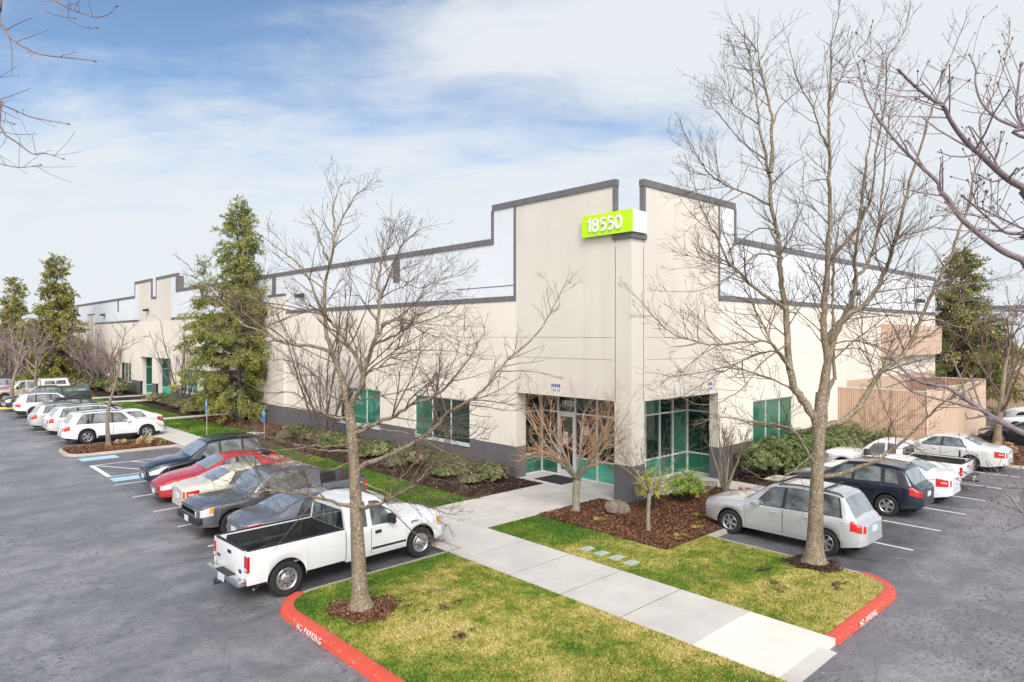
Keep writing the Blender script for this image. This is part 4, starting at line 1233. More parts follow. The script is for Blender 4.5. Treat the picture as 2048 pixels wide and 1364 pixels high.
s = SUV(4.55, 1.62, 1.8, 2.65, .9, .345); o, _ = car('parked_wagon', 'black crossover with roof bars between the silver wagon and the old white utility vehicle', 'wagon', P_BLACK, rails=(2.2,3.9), **s); west(o, 8.1, 56.0, 4.55, True)
s = SUV(4.6, 1.80, 1.8, 2.7, .88, .37, 1.08); s['top'][-3:] = [(4.4,1.72),(4.55,1.15),(4.6,1.0)]; o, _ = car('parked_suv', 'older boxy white utility vehicle with square taillight beside the dark green pickup', 'SUV', P_WHITE, rails=(2.2,4.2), lowtrim=M_BLACK, **s); west(o, 7.0, 60.6, 4.6, True)

# ---- pickups
def pickup(label, mat, L, W, H, axles, r, cab0, rail, style, hood=1.1, canopy=None, liner=M_LINER, wins=None, doors=None, name='parked_pickup', cat='pickup truck', chrome=M_CHROME, tk=(.62, .98), clad=None, capm=M_BLACK, group=None, rim=None, shape=None):
    t = thing(name, label, cat, group=group)
    top = shape or [(0,hood-.12),(.08,hood-.02),(.30,hood+.02),(.8,hood+.035),(1.28,hood+.05),(1.42,hood+.07),(1.98,H-.14),(2.16,H-.04),(2.6,H),(cab0-.22,H-.02),(cab0-.08,H-.07),(cab0,H-.14)]
    belt = [(0,hood-.20),(.3,hood-.09),(1.3,hood-.05),(2,hood-.02),(L,rail)]
    sh = Shell(L, W, top, belt, axles, r, sill=.40 if r > .36 else .34, nose=(.6,.16), tail=(.3,.03), tumble=.22, cap=.09, arch=1.2)
    sh.top.soft = .07
    sh.body(None, cab0, (True, True)).obj('body', mat, t, smooth=True, sharp=48)
    add_wheels(t, sh, style, .25, rim=rim)
    u = MB(); u.box(-L/2+.15, L/2-.12, -W/2+.32, W/2-.32, sh.sill-.05, sh.sill+.25); u.obj('underbody', M_UNDER, t)
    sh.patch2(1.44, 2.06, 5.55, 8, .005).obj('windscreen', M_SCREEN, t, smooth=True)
    # rear window on the flat back of the cab
    q = sh.sec(cab0); xr = L/2-cab0
    y0, z0, y1, z1 = q[4][0]-.1, q[4][1]+.05, q[5][0]-.06, q[5][1]-.03
    g = MB(); g.add([(xr-.006,-y0,z0),(xr-.006,y0,z0),(xr-.006,y1,z1),(xr-.006,-y1,z1)], [(0,1,2,3)]); g.obj('rear_window', M_CGLASS, t)
    fr = MB()
    for yy in (-.28, .28): fr.box(xr-.014, xr-.007, yy-.014, yy+.014, z0, z1)
    fr.obj('window_bar', M_BLACK, t)
    wins = wins or [(1.62,2.55,2.10,2.57)]; doors = doors or [(1.40,2.62)]
    for side in (1, -1):
        for (b0, b1, t0, t1) in wins:
            k0, k1 = 4.12, 4.93
            sh.patch(lambda k: b0+(t0-b0)*(k-k0)/(k1-k0), lambda k: b1+(t1-b1)*(k-k0)/(k1-k0), k0, k1, side, .006).obj('side_window', M_CGLASS, t, smooth=True)
        for (x0, x1) in doors:
            d = sh.patch(x0+.005, x1-.005, .41, 2.99, side, .012); sh.patch(x0-.004, x1+.004, .39, 3.0, side, .007, d, 1); d = d.obj('door', [mat, M_BLACK], t, smooth=True, sharp=36)
            p = sh.pt(x1-.2, 2.5, side, .02)
            h = MB(); h.box(p[0]-.09, p[0]+.09, p[1]-.016, p[1]+.016, p[2]-.04, p[2]+.04, 0, bev=.01); h.obj('handle', M_BLACK, d)
            sm = sh.patch(x0+.02, x1-.02, 1.05, 1.3, side, .02).obj('side_moulding', M_BLACK, d)
        p = sh.pt(1.86, 4.1, side)
        h = MB(); a, b_ = (p[1]+.02, p[1]+.24) if side > 0 else (p[1]-.24, p[1]-.02)
        h.box(p[0]-.06, p[0]+.06, a, b_, p[2]+.03, p[2]+.27, 0, bev=.025); h.box(p[0]-.02, p[0]+.02, min(p[1], a), max(p[1], b_), p[2]+.02, p[2]+.06)
        h.obj('wing_mirror', M_BLACK, t, smooth=True, sharp=50)
        m = MB(); sh.patch(-.075, .32, 1.95, 2.98, side, .007, m, 0); sh.patch(.22, .33, 2.25, 2.9, side, .012, m, 1); m.obj('headlight', [M_HEAD, M_AMBER], t, smooth=True)
    # bed: outer skin with wheel arch, rail, inner wall
    xb = cab0+.035
    for side in (1, -1):
        m = MB(); xs = sh.stations(xb, L, .09); vs = []; fs = []
        for x in xs:
            w = sh.hw(x); zl, ia = sh.low(x); zl = zl if ia else sh.sill+.06; f = 1.018 if ia else 1
            row = [(w*.965*f, zl), (w*f, zl+(rail-zl)*.25), (w*f*.998, zl+(rail-zl)*.55), (w*.985, rail-.05), (w*.97, rail), (w*.97-.085, rail), (w*.97-.09, rail-.04), (w*.97-.11, .70)]
            vs += [(L/2-x, side*y, z) for y, z in row]
        n = 8
        for i in range(len(xs)-1):
            for k in range(n-1): fs.append((i*n+k, i*n+k+1, (i+1)*n+k+1, (i+1)*n+k))
        fs.append(tuple(range(n))); fs.append(tuple((len(xs)-1)*n+k for k in range(n)))
        m.add(vs, fs); m.obj('bed_side', mat, t, smooth=True, sharp=36)
        m = MB(); wi = W/2*.97-.085
        m.box(-L/2+.02, L/2-xb-.01, min(side*(wi-.0), side*(wi+.075)), max(side*wi, side*(wi+.075)), rail+.001, rail+.022, 0, bev=.008)
        m.obj('rail_cap', capm, t)
        m = MB(); yy = side*(L*0+W/2-.05)
        m.box(-L/2-.014, -L/2+.05, min(side*(W/2-.17), side*(W/2-.005)), max(side*(W/2-.17), side*(W/2-.005)), rail*tk[0], rail*tk[1]-.08, 0, bev=.012)
        m.box(-L/2-.018, -L/2-.013, min(side*(W/2-.15), side*(W/2-.03)), max(side*(W/2-.15), side*(W/2-.03)), rail*tk[0]+.03, rail*tk[0]+.10, 1)
        m.obj('taillight', [M_TAIL, M_TAILW], t)
    wi = W/2*.97-.10
    m = MB(); x0, x1 = -L/2+.07, L/2-xb
    m.quad((x0,-wi,.72),(x1,-wi,.72),(x1,wi,.72),(x0,wi,.72)); m.quad((x1,-wi,.72),(x1,wi,.72),(x1,wi,rail-.01),(x1,-wi,rail-.01))
    for k in range(9):
        y = -wi+.12+k*(2*wi-.24)/8; m.box(x0+.05, x1-.05, y-.025, y+.025, .721, .735)
    for side in (1, -1):   # liner walls and wheel boxes
        m.quad((x0, side*(wi-.012), .72), (x1, side*(wi-.012), .72), (x1, side*(wi+.01), rail-.03), (x0, side*(wi+.01), rail-.03))
        ax = L/2-axles[1]; m.box(ax-.45, ax+.45, min(side*(wi-.2), side*wi), max(side*(wi-.2), side*wi), .72, .95, 0, bev=.05)
    m.obj('bed_liner', liner, t)
    m = MB(); m.box(-L/2-.012, -L/2+.055, -W/2+.175, W/2-.175, .58, rail-.004, 0, bev=.012)
    tg = m.obj('tailgate', mat, t, smooth=True, sharp=40)
    m = MB(); m.box(-L/2-.022, -L/2-.012, -.1, .1, rail-.21, rail-.13, 0, bev=.004); m.obj('handle', M_BLACK, tg)
    if not canopy:
        m = MB(); m.box(-L/2-.018, -L/2+.06, -W/2+.18, W/2-.18, rail-.003, rail+.02, 0, bev=.008); m.obj('rail_cap', capm, tg)
    m = MB(); m.box(-L/2-.20, -L/2-.015, -W/2+.04, W/2-.04, .47, .60, 0, bev=.035); m.box(-L/2-.19, -L/2-.02, -.35, .35, .601, .615, 1)
    bp = m.obj('rear_bumper', [chrome, M_BLACK], t, smooth=True, sharp=40)
    m = MB(); m.box(-L/2-.215, -L/2-.2, -.16, .16, .42, .58, 0, bev=.005); m.obj('number_plate', M_PLATE, t)
    m = MB(); m.box(-L/2-.36, -L/2-.1, -.03, .03, .37, .43); m.lathe([(.001,.52),(.026,.51),(.034,.48),(.026,.45),(.018,.43)], 10, 'z', 0, Matrix.Translation((-L/2-.33, 0, 0))); m.obj('tow_hitch', M_STEEL, t)
    m = MB(); xn = L/2+.07
    m.box(xn-.12, xn+.06, -W/2+.10, W/2-.10, .50, .70, 0, bev=.04); m.obj('front_bumper', chrome, t, smooth=True, sharp=40)
    m = MB(); m.box(xn-.03, xn+.02, -W*.30, W*.30, .74, hood-.2, 0, bev=.02)
    for k in range(3): m.box(xn+.02, xn+.03, -W*.28, W*.28, .79+k*.085, .81+k*.085, 1)
    m.obj('grille', [M_BLACK, chrome], t)
    m = MB(); m.box(xn+.06, xn+.075, -.155, .155, .52, .68, 0, bev=.004); m.obj('number_plate', M_PLATE, t)
    if canopy:
        cm, hc = canopy
        m = MB(); vs = []; fs = []
        wq = W/2*.95; z0, z1 = rail+.012, rail+hc
        x0, x1 = -L/2+.02, L/2-xb-.02
        ring = [(wq, z0), (wq-.02, z0+.12), (wq-.13, z1-.10), (wq-.20, z1-.02), (wq*.4, z1+.02)]
        ring = ring+[(-y, z) for y, z in ring[::-1]]
        n = len(ring)
        for x, dz in ((x0-.02, 0), (x0+.16, 0), (x1-.1, 0), (x1, 0)):
            e = .0
            for y, z in ring:
                zz = z if not (x < x0 and z > z0+.15) else z-.10
                xx = x if not (x < x0) or z < z0+.2 else x+.16
                vs.append((xx, y, zz))
        for i in range(3):
            for k in range(n-1): fs.append((i*n+k, i*n+k+1, (i+1)*n+k+1, (i+1)*n+k))
        fs.append(tuple(range(n))); fs.append(tuple(3*n+k for k in range(n)))
        m.add(vs, fs); cn = m.obj('canopy', cm, t, smooth=True, sharp=30)
        for side in (1, -1):
            for (a, b_) in ((x0+.3, (x0+x1)/2-.02), ((x0+x1)/2+.02, x1-.25)):
                def q(x, f): 
                    y = (wq-.03)+( (wq-.125)-(wq-.03))*f; return (x, side*(y+.006), z0+.16+(z1-.14-z0-.16)*f)
                g = MB(); g.quad(q(a, .05), q(b_, .05), q(b_-.03, .92), q(a+.03, .92)); g.obj('canopy_window', M_CGLASS, cn)
    return t, sh

o, shw = pickup('white long bed pickup truck with open black lined bed parked at the grass kerb', P_WHITE, 5.62, 1.88, 1.89, [.86, 4.69], .40, 3.14, 1.21, 'steel', 1.12, wins=[(1.60,2.38,2.08,2.40),(2.52,2.92,2.52,2.90)], doors=[(1.36,2.44)], capm=M_BLACK)
place(o, (5.80+5.62/2, 15.72), 2.0)
# writing and badges on the white pickup
text_mesh('fender_badge', 'F250', .13, .003, M_STEEL, o, axes((5.62/2-1.2, -.945, .96), (1,0,0), (0,0,1)), .004)
text_mesh('tailgate_badge', 'F250', .09, .003, M_STEEL, o, axes((-5.62/2-.016, .70, .80), (0,-1,0), (0,0,1)), .003)
m = MB(); m.lathe([(.001,.0),(.05,.0),(.05,.004),(.001,.004)], 16, 'z', 0, Matrix.Translation((-5.62/2-.02, -.58, .72)) @ Matrix.Rotation(rad(90), 4, 'Y') @ Matrix.Scale(1.7, 4, (0,1,0))); m.obj('oval_badge', simple('badge_blue', (.04,.07,.25), .3), o)
m = MB(); m.tube([(-1.9,-.55,.36),(-2.35,-.62,.34),(-2.62,-.80,.32)], .03, 8); m.obj('exhaust_pipe', M_CHROME, o)
o, _ = pickup('gunmetal double cab pickup truck parked nose out with chrome bumper corners', P_GUN, 5.39, 1.89, 1.79, [.93, 4.16], .385, 3.72, 1.17, '6', 1.10, wins=[(1.62,2.5,2.10,2.52),(2.6,3.36,2.6,3.2)], doors=[(1.40,2.54),(2.56,3.5)], chrome=M_BLACK, capm=M_BLACK)
west(o, 6.6, 21.05, 5.39, False)
o, _ = pickup('dark green pickup truck with windowed canopy parked nose out beside the far island', P_GREEN, 5.8, 2.0, 1.92, [1.0, 4.7], .40, 3.7, 1.25, '5', 1.16, canopy=(P_GREEN, .56), wins=[(1.62,2.5,2.10,2.52),(2.6,3.3,2.6,3.2)], doors=[(1.40,2.54),(2.56,3.5)])
west(o, 6.9, 66.0, 5.8, False)
o, _ = pickup('sand coloured pickup truck with tall white canopy beyond the far island', P_SAND, 5.9, 2.02, 1.95, [1.0, 4.75], .40, 3.6, 1.28, 'steel', 1.16, canopy=(P_CANOPY, .72), wins=[(1.62,2.5,2.10,2.52),(2.6,3.3,2.6,3.2)], doors=[(1.40,2.54)])
west(o, 6.9, 75.6, 5.9, False)
s = SEDAN(4.5, 1.46); o, _ = car('parked_sedan', 'bright red car mostly hidden beyond the sand coloured pickup', 'car', paint('paint_magenta_red', (.50,.015,.06)), **s); west(o, 7.0, 80.4, 4.5, False)
s = SUV(4.6, 1.7); o, _ = car('parked_suv', 'silver utility vehicle beyond the bright red car at far left', 'SUV', P_SILV, rails=(2.2,4), **s); west(o, 7.0, 84.6, 4.6, True)
s = SUV(4.6, 1.66); o, _ = car('parked_wagon', 'dark wagon with white roof line farthest along the left row', 'wagon', P_GREY, rails=(2.2,4), **s); west(o, 7.0, 88.4, 4.6, True)

# ---- south row by the R facade, nose towards the building
s = SUV(4.55, 1.76, 1.78, 2.8, .90, .36); s['wins'] = [(1.62,2.48,2.12,2.50),(2.58,3.46,2.59,3.42),(3.58,4.10,3.58,3.98)]
o, _ = car('parked_suv', 'silver sport utility vehicle with roof rails behind the larger street tree', 'SUV', P_SILV, style='6', rails=(2.3,4.1), amber=True, **s); south(o, 6.52, 19.50, 4.55)
m = MB(); m.quad((-.05,-.42,1.74),(.55,-.42,1.725),(.55,.42,1.725),(-.05,.42,1.74)); m.obj('sunroof', M_CGLASS, o)
m = MB()
for x in (-.1, -1.35): m.box(x-.03, x+.03, -.62, .62, 1.76, 1.79, 0, bev=.01)
m.obj('roof_crossbars', M_BLACK, o)
s = SUV(4.42, 1.68, 1.81, 2.64, .9, .36); s['wins'] = [(1.6,2.42,2.10,2.44),(2.52,3.36,2.53,3.3),(3.46,3.9,3.46,3.75)]
o, _ = car('parked_suv', 'dark navy sport utility vehicle two stalls from the silver one', 'SUV', P_NAVY, style='5', rails=(2.2,3.9), lowtrim=None, **s); south(o, 6.72, 25.08, 4.42)
s = SEDAN(4.62, 1.46); o, _ = car('parked_sedan', 'white sedan between the navy sport utility vehicle and the white pickup with leaves', 'car', P_WHITE, **s); south(o, 6.6, 27.85, 4.62)
o, _ = pickup('small white pickup truck with leaves in its bed beside the silver sedan', P_WHITE, 5.2, 1.83, 1.72, [.9, 4.0], .37, 3.15, 1.10, '6', 1.04, wins=[(1.62,2.5,2.08,2.52),(2.6,2.95,2.6,2.92)], doors=[(1.40,2.54)], chrome=M_BLACK)
south(o, 6.75, 30.6, 5.2)
s = SEDAN(4.86, 1.46); o, _ = car('parked_sedan', 'pearl silver sedan parked by the tan board fence and right island', 'car', P_SILW, style='5', **s); south(o, 6.5, 36.05, 4.86)
s = SEDAN(4.75, 1.46); o, _ = car('parked_sedan', 'black sedan beyond the right island, its nose at the board fence', 'car', P_BLACK, style='9', amber=True, **s); south(o, 4.6, 45.5, 4.75)
s = SEDAN(4.75, 1.5); o, _ = car('parked_sedan', 'white sedan directly beyond the black sedan at right', 'car', P_WHITE, **s); south(o, 4.9, 51.6, 4.75)
s = SUV(4.7, 1.72); o, _ = car('parked_suv', 'white utility vehicle farthest along the right row', 'SUV', P_WHITE, rails=(2.2,4), **s); south(o, 5.6, 57.5, 4.7)
# ------------------------------------------------------------------ vegetation
def mat_bark(name, a, b, lichen, amt=.5, scale=1.0):
    t = NT(name)
    v = t.co((1, 1, .35))
    n = t.noise(9*scale, 6, .7, v); l = t.noise(22*scale, 5, .75); w = t.noise(1.4*scale, 3)
    k = t.ramp(n, [(.32, a), (.68, b)])
    m = t.math('MULTIPLY', t.val(l, 0, 1, .50, .60), t.val(w, .35, 1, .35, .6))
    k = t.mix(t.math('MULTIPLY', m, amt), k, lichen)
    t.col(k); t.set(Roughness=.9, Specular_IOR_Level=.15)
    t.bump(n, .8, .02)
    return t.mat
M_BARK = mat_bark('bark_grey_lichen', (.12,.085,.055), (.27,.21,.145), (.48,.46,.37), .75)
M_TWIG = simple('twig_grey_brown', (.135,.092,.068), .85, 0, .35, 3)
M_TWIG_P = simple('twig_purple_grey', (.27,.195,.20), .85, 0, .3, 3)
M_TWIG_R = simple('twig_red_orange', (.42,.25,.15), .85, 0, .35, 3)
M_BARK_M = mat_bark('bark_maple_pale', (.17,.14,.105), (.33,.29,.22), (.50,.50,.42), .8, 1.5)
M_BARK_D = mat_bark('bark_dark', (.05,.042,.036), (.12,.10,.085), (.22,.22,.19), .4)
M_BARK_N = mat_bark('bark_mauve', (.17,.125,.14), (.31,.245,.26), (.38,.36,.31), .4, 3)
M_BUD = simple('bud_mauve', (.20,.12,.12), .8, 0, .2, 20)

class Wood:
    """polylines with radii, written out as one mesh; grouped by length so it stays quick"""
    def __init__(s): s.L = []
    def add(s, pts, rads): s.L.append((np.array([tuple(p) for p in pts], float), np.array(rads, float)))
    def build(s, name, mat, parent, origin=(0,0,0), kind=None):
        groups = {}
        for p, r in s.L:
            n = 3 if r[0] < .007 else (4 if r[0] < .014 else (6 if r[0] < .05 else (9 if r[0] < .1 else 14)))
            groups.setdefault((len(p), n), []).append((p, r))
        V, F, base = [], [], 0
        for (m, n), lst in groups.items():
            Pp = np.stack([q[0] for q in lst]); R = np.stack([q[1] for q in lst]); k = len(lst)
            T = np.gradient(Pp, axis=1) if m > 1 else None
            T /= np.linalg.norm(T, axis=2, keepdims=True)+1e-9
            D = Pp[:, -1]-Pp[:, 0]; D /= np.linalg.norm(D, axis=1, keepdims=True)+1e-9
            ref = np.where(np.abs(D[:, 2:3]) < .8, np.array([[0,0,1.]]), np.array([[1.,0,0]]))
            N = np.cross(T, ref[:, None, :]); N /= np.linalg.norm(N, axis=2, keepdims=True)+1e-9
            B = np.cross(T, N)
            a = np.arange(n)*2*np.pi/n
            ring = Pp[:, :, None, :]+R[:, :, None, None]*(np.cos(a)[None, None, :, None]*N[:, :, None, :]+np.sin(a)[None, None, :, None]*B[:, :, None, :])
            V.append(ring.reshape(-1, 3))
            idx = base+np.arange(k*m*n).reshape(k, m, n)
            q = np.stack([idx[:, :-1, :], np.roll(idx, -1, 2)[:, :-1, :], np.roll(idx, -1, 2)[:, 1:, :], idx[:, 1:, :]], -1).reshape(-1, 4)
            F.append(q); base += k*m*n
        V = np.concatenate(V)-np.array(origin); F = np.concatenate(F)
        me = bpy.data.meshes.new(name)
        me.vertices.add(len(V)); me.vertices.foreach_set('co', V.ravel())
        me.loops.add(F.size); me.loops.foreach_set('vertex_index', F.ravel().astype(np.int32))
        me.polygons.add(len(F)); me.polygons.foreach_set('loop_start', np.arange(0, F.size, 4, dtype=np.int32))
        me.polygons.foreach_set('use_smooth', np.ones(len(F), bool))
        me.update(calc_edges=True); me.validate()
        me.materials.append(mat)
        o = bpy.data.objects.new(name, me); link(o, parent)
        if kind: o['kind'] = kind
        return o

def unit(v): 
    n = np.linalg.norm(v); return v/(n+1e-9)
def side_dir(rng, d, ang, up=.0, planar=None):
    a = rng.normal(0, 1, 3); a = unit(a-d*np.dot(a, d))
    v = d*math.cos(ang)+a*math.sin(ang); v[2] += up
    return unit(v)
def twig(rng, W, p, d, L, r, lev, up, density, wob=.16, npt=5, taper=.35, ang=(.55, 1.05), ratio=(.28, .55), minr=.0028):
    """one shoot and, below it, its side shoots"""
    pts = [p]; dd = d.copy()
    for i in range(npt-1):
        dd = unit(dd+rng.normal(0, wob, 3)+np.array([0, 0, up*.55*(i+1)/npt])); pts.append(pts[-1]+dd*L/(npt-1))
    rads = [max(minr, r*(1-(1-taper)*i/(npt-1))) for i in range(npt)]
    W.add(pts, rads)
    if lev <= 0: return
    n = max(1, int(rng.poisson(density*L)+.5))
    for k in range(n):
        f = rng.uniform(.18, 1.0); i = min(int(f*(npt-1)), npt-2); q = pts[i]+(pts[i+1]-pts[i])*(f*(npt-1)-i)
        td = unit(pts[i+1]-pts[i])
        twig(rng, W, q, side_dir(rng, td, rng.uniform(*ang), up), L*rng.uniform(*ratio)*(1.15-.5*f), max(minr, r*rng.uniform(.38, .6)), lev-1, up, density*1.5, wob, 4, taper, ang, ratio, minr)

def smooth_path(P, n):
    """Catmull-Rom through the points"""
    P = [np.array(p, float) for p in P]
    Q = [2*P[0]-P[1]]+P+[2*P[-1]-P[-2]]
    out = []
    m = len(P)-1
    for j in range(n+1):
        t = j/n*m; i = min(int(t), m-1); f = t-i
        a, b, c, d = Q[i], Q[i+1], Q[i+2], Q[i+3]
        out.append(.5*((2*b)+(-a+c)*f+(2*a-5*b+4*c-d)*f*f+(-a+3*b-3*c+d)*f**3))
    return out

def traced_tree(name, label, base, depth, trunk, limbs, seed, bark, twigm, up=.25, dens=3.2, lev=2, tl=(.5, 1.5), group=None):
    """trunk and main limbs follow the real tree; every limb swings nearer or farther by its own amount, the finer wood grows from them"""
    rng = np.random.default_rng(seed)
    root = thing(name, label, 'tree', (base[0], base[1], 0), group=group)
    B = Wood(); W = Wood()
    o = (base[0], base[1], 0)
    for spec in [trunk]+limbs:
        pts, r0, r1, d0, d1 = spec[:5]
        n = len(pts)
        path = []
        for i, (u, v) in enumerate(pts):
            t = i/(n-1)
            path.append(np.array(at(u, v, depth+d0+(d1-d0)*t**1.1)))
        if spec is trunk: path[0][2] = -.05
        m = max(6, n*3)
        sp = smooth_path(path, m)
        k = math.pow
        rads = [r0+(r1-r0)*(i/m)**.8 for i in range(m+1)]
        if spec is trunk:
            rads = [r*(1+.75*math.exp(-max(0, p[2]-.02)/.16)+.25*math.exp(-p[2]/.9)) for r, p in zip(rads, sp)]
        else:
            rads = [r*(1+(.25 if r0 < .07 else 0)*math.exp(-i/1.2)) for i, r in enumerate(rads)]
        if not spec is trunk:
            sp = [p if i in (0,) else p+rng.normal(0, .012, 3) for i, p in enumerate(sp)]
        B.add(sp, rads)
        if spec is trunk: continue
        L = sum(np.linalg.norm(sp[i+1]-sp[i]) for i in range(m))
        nch = int(L*dens*rng.uniform(.85, 1.15))+1
        for c in range(nch):
            f = rng.uniform(.12, 1)**.75; i = min(int(f*m), m-1); q = sp[i]+(sp[i+1]-sp[i])*(f*m-i)
            td = unit(sp[i+1]-sp[i])
            ll = rng.uniform(*tl)*(1.18-.88*f)*min(1.0, .45+L*.25)
            rr = max(.0042, min(rads[i]*.5, .0052*ll/.6+.0025))
            twig(rng, W, q, side_dir(rng, td, rng.uniform(.55, 1.1), up*.6), ll, rr, lev, up, 3.3, .12, 6, .3, (.4, .95), (.3, .62))
        e = unit(sp[-1]-sp[-2])
        for c in range(2): twig(rng, W, sp[-1], side_dir(rng, e, rng.uniform(.1, .5), up*.5), rng.uniform(.25, .55), max(.0042, r1*.8), 1, up, 4.5, .12, 6, .3, (.4, .9), (.3, .6))
    B.build('trunk', bark, root, o); W.build('crown', twigm, root, o)
    return root

# ---- the left street tree: points read off the photograph as (column, row) of its trunk plane, radii in metres, swing in depth
DA = TREE_A[0]*FW[0]+TREE_A[1]*FW[1]
LA = [
 ([(700,860),(694,820),(692,785),(680,745),(671,723),(661,692),(652,661),(649,600),(651,560),(655,549),(666,505),(670,464),(682,441),(704,400),(718,385),(738,368)], .075, .008, 0, .8),
 ([(670,464),(667,417),(675,388),(684,362)], .022, .006, .6, 1.4),
 ([(655,520),(645,490),(636,464),(630,450),(619,438)], .022, .006, .3, -.2),
 ([(701,850),(704,812),(712,790),(723,778),(726,754),(720,729),(705,705),(696,692),(686,674),(670,652),(652,634),(634,600),(613,549),(589,520),(557,497),(531,476)], .07, .008, 0, -1.3),
 ([(723,776),(726,754),(732,732),(742,702),(754,662),(758,600),(756,569),(762,525),(766,508),(775,490),(780,462)], .068, .008, 0, .5),
 ([(757,605),(768,578),(780,549),(797,502),(821,474),(840,456)], .034, .006, .3, -.6),
 ([(758,668),(768,652),(777,645),(812,622),(844,593),(871,572),(885,545)], .03, .007, .2, 1.3),
 ([(750,686),(780,676),(809,660),(844,643),(885,631),(915,612)], .028, .006, .2, -1.2),
 ([(762,650),(791,640),(827,644),(868,650),(929,654)], .02, .005, .2, 1.6),
 ([(705,870),(742,852),(788,831),(819,812),(862,794),(896,772),(911,751),(936,723),(957,689),(970,655)], .05, .007, 0, -1.5),
 ([(712,942),(735,926),(772,914),(816,892),(850,871),(877,846),(902,822),(942,797),(973,772),(1003,732),(1050,692),(1080,658),(1094,637),(1114,601),(1132,563)], .062, .007, 0, .6),
 ([(712,1014),(735,1013),(769,1003),(803,985),(834,963),(865,932),(886,892),(905,850)], .05, .008, 0, -2.2),
 ([(769,1003),(779,991),(797,960),(828,926),(852,874),(870,835)], .025, .006, -.6, -1.0),
 ([(702,860),(735,846),(763,858),(799,863),(850,880),(905,915),(950,952)], .022, .006, 0, -1.8),
 ([(702,890),(677,891),(631,892),(576,886),(535,871),(498,868)], .034, .007, 0, 1.4),
 ([(703,902),(652,900),(618,896),(590,898),(545,900),(515,892)], .026, .006, 0, -1.2),
 ([(700,835),(665,835),(646,828),(625,812),(603,794),(578,783),(540,785),(500,770)], .03, .006, 0, -1.3),
 ([(668,708),(652,698),(618,691),(582,688),(554,682),(526,665),(480,643),(440,600),(399,558),(378,532)], .045, .006, 0, -.5),
 ([(554,682),(545,672),(504,637),(484,620),(470,580)], .026, .006, -.2, .8),
 ([(651,631),(630,624),(604,622),(557,617),(504,596),(457,582),(428,580),(390,572)], .03, .006, 0, 1.6),
 ([(703,1012),(656,1001),(615,990),(582,986),(541,982),(498,991),(470,1000)], .04, .007, 0, -1.6),
 ([(648,1000),(634,979),(603,954),(572,929),(555,905)], .024, .006, -.5, .4),
 ([(541,982),(520,972),(490,975),(455,962)], .016, .005, -1.3, -1.8),
 ([(726,754),(742,742),(760,733),(790,712),(835,700),(900,702),(960,716)], .026, .006, 0, 1.4),
 ([(700,790),(725,800),(760,790),(800,785),(860,760),(905,745)], .024, .006, 0, 2.0),
 ([(690,800),(660,790),(640,760),(610,735),(575,720),(540,720)], .024, .006, 0, 1.7),
 ([(779,549),(800,560),(840,575),(880,560),(925,548)], .016, .005, 0, -.9),
 ([(702,925),(660,940),(620,935),(575,955),(530,960)], .024, .006, 0, .9),
 ([(712,960),(750,975),(800,1000),(850,1010),(905,1030)], .024, .006, 0, -.8),
]
TA = ([(722,1236),(720,1180),(716,1100),(713,1040),(710,960),(706,900),(702,850),(698,805)], .165, .098, 0, 0)
tree_a = traced_tree('street_tree', 'bare lichened tree on the front lawn, in front of the white pickup', TREE_A, DA, TA, LA, 5, M_BARK, M_TWIG, up=.13, dens=6.8, tl=(.5, 2.1))

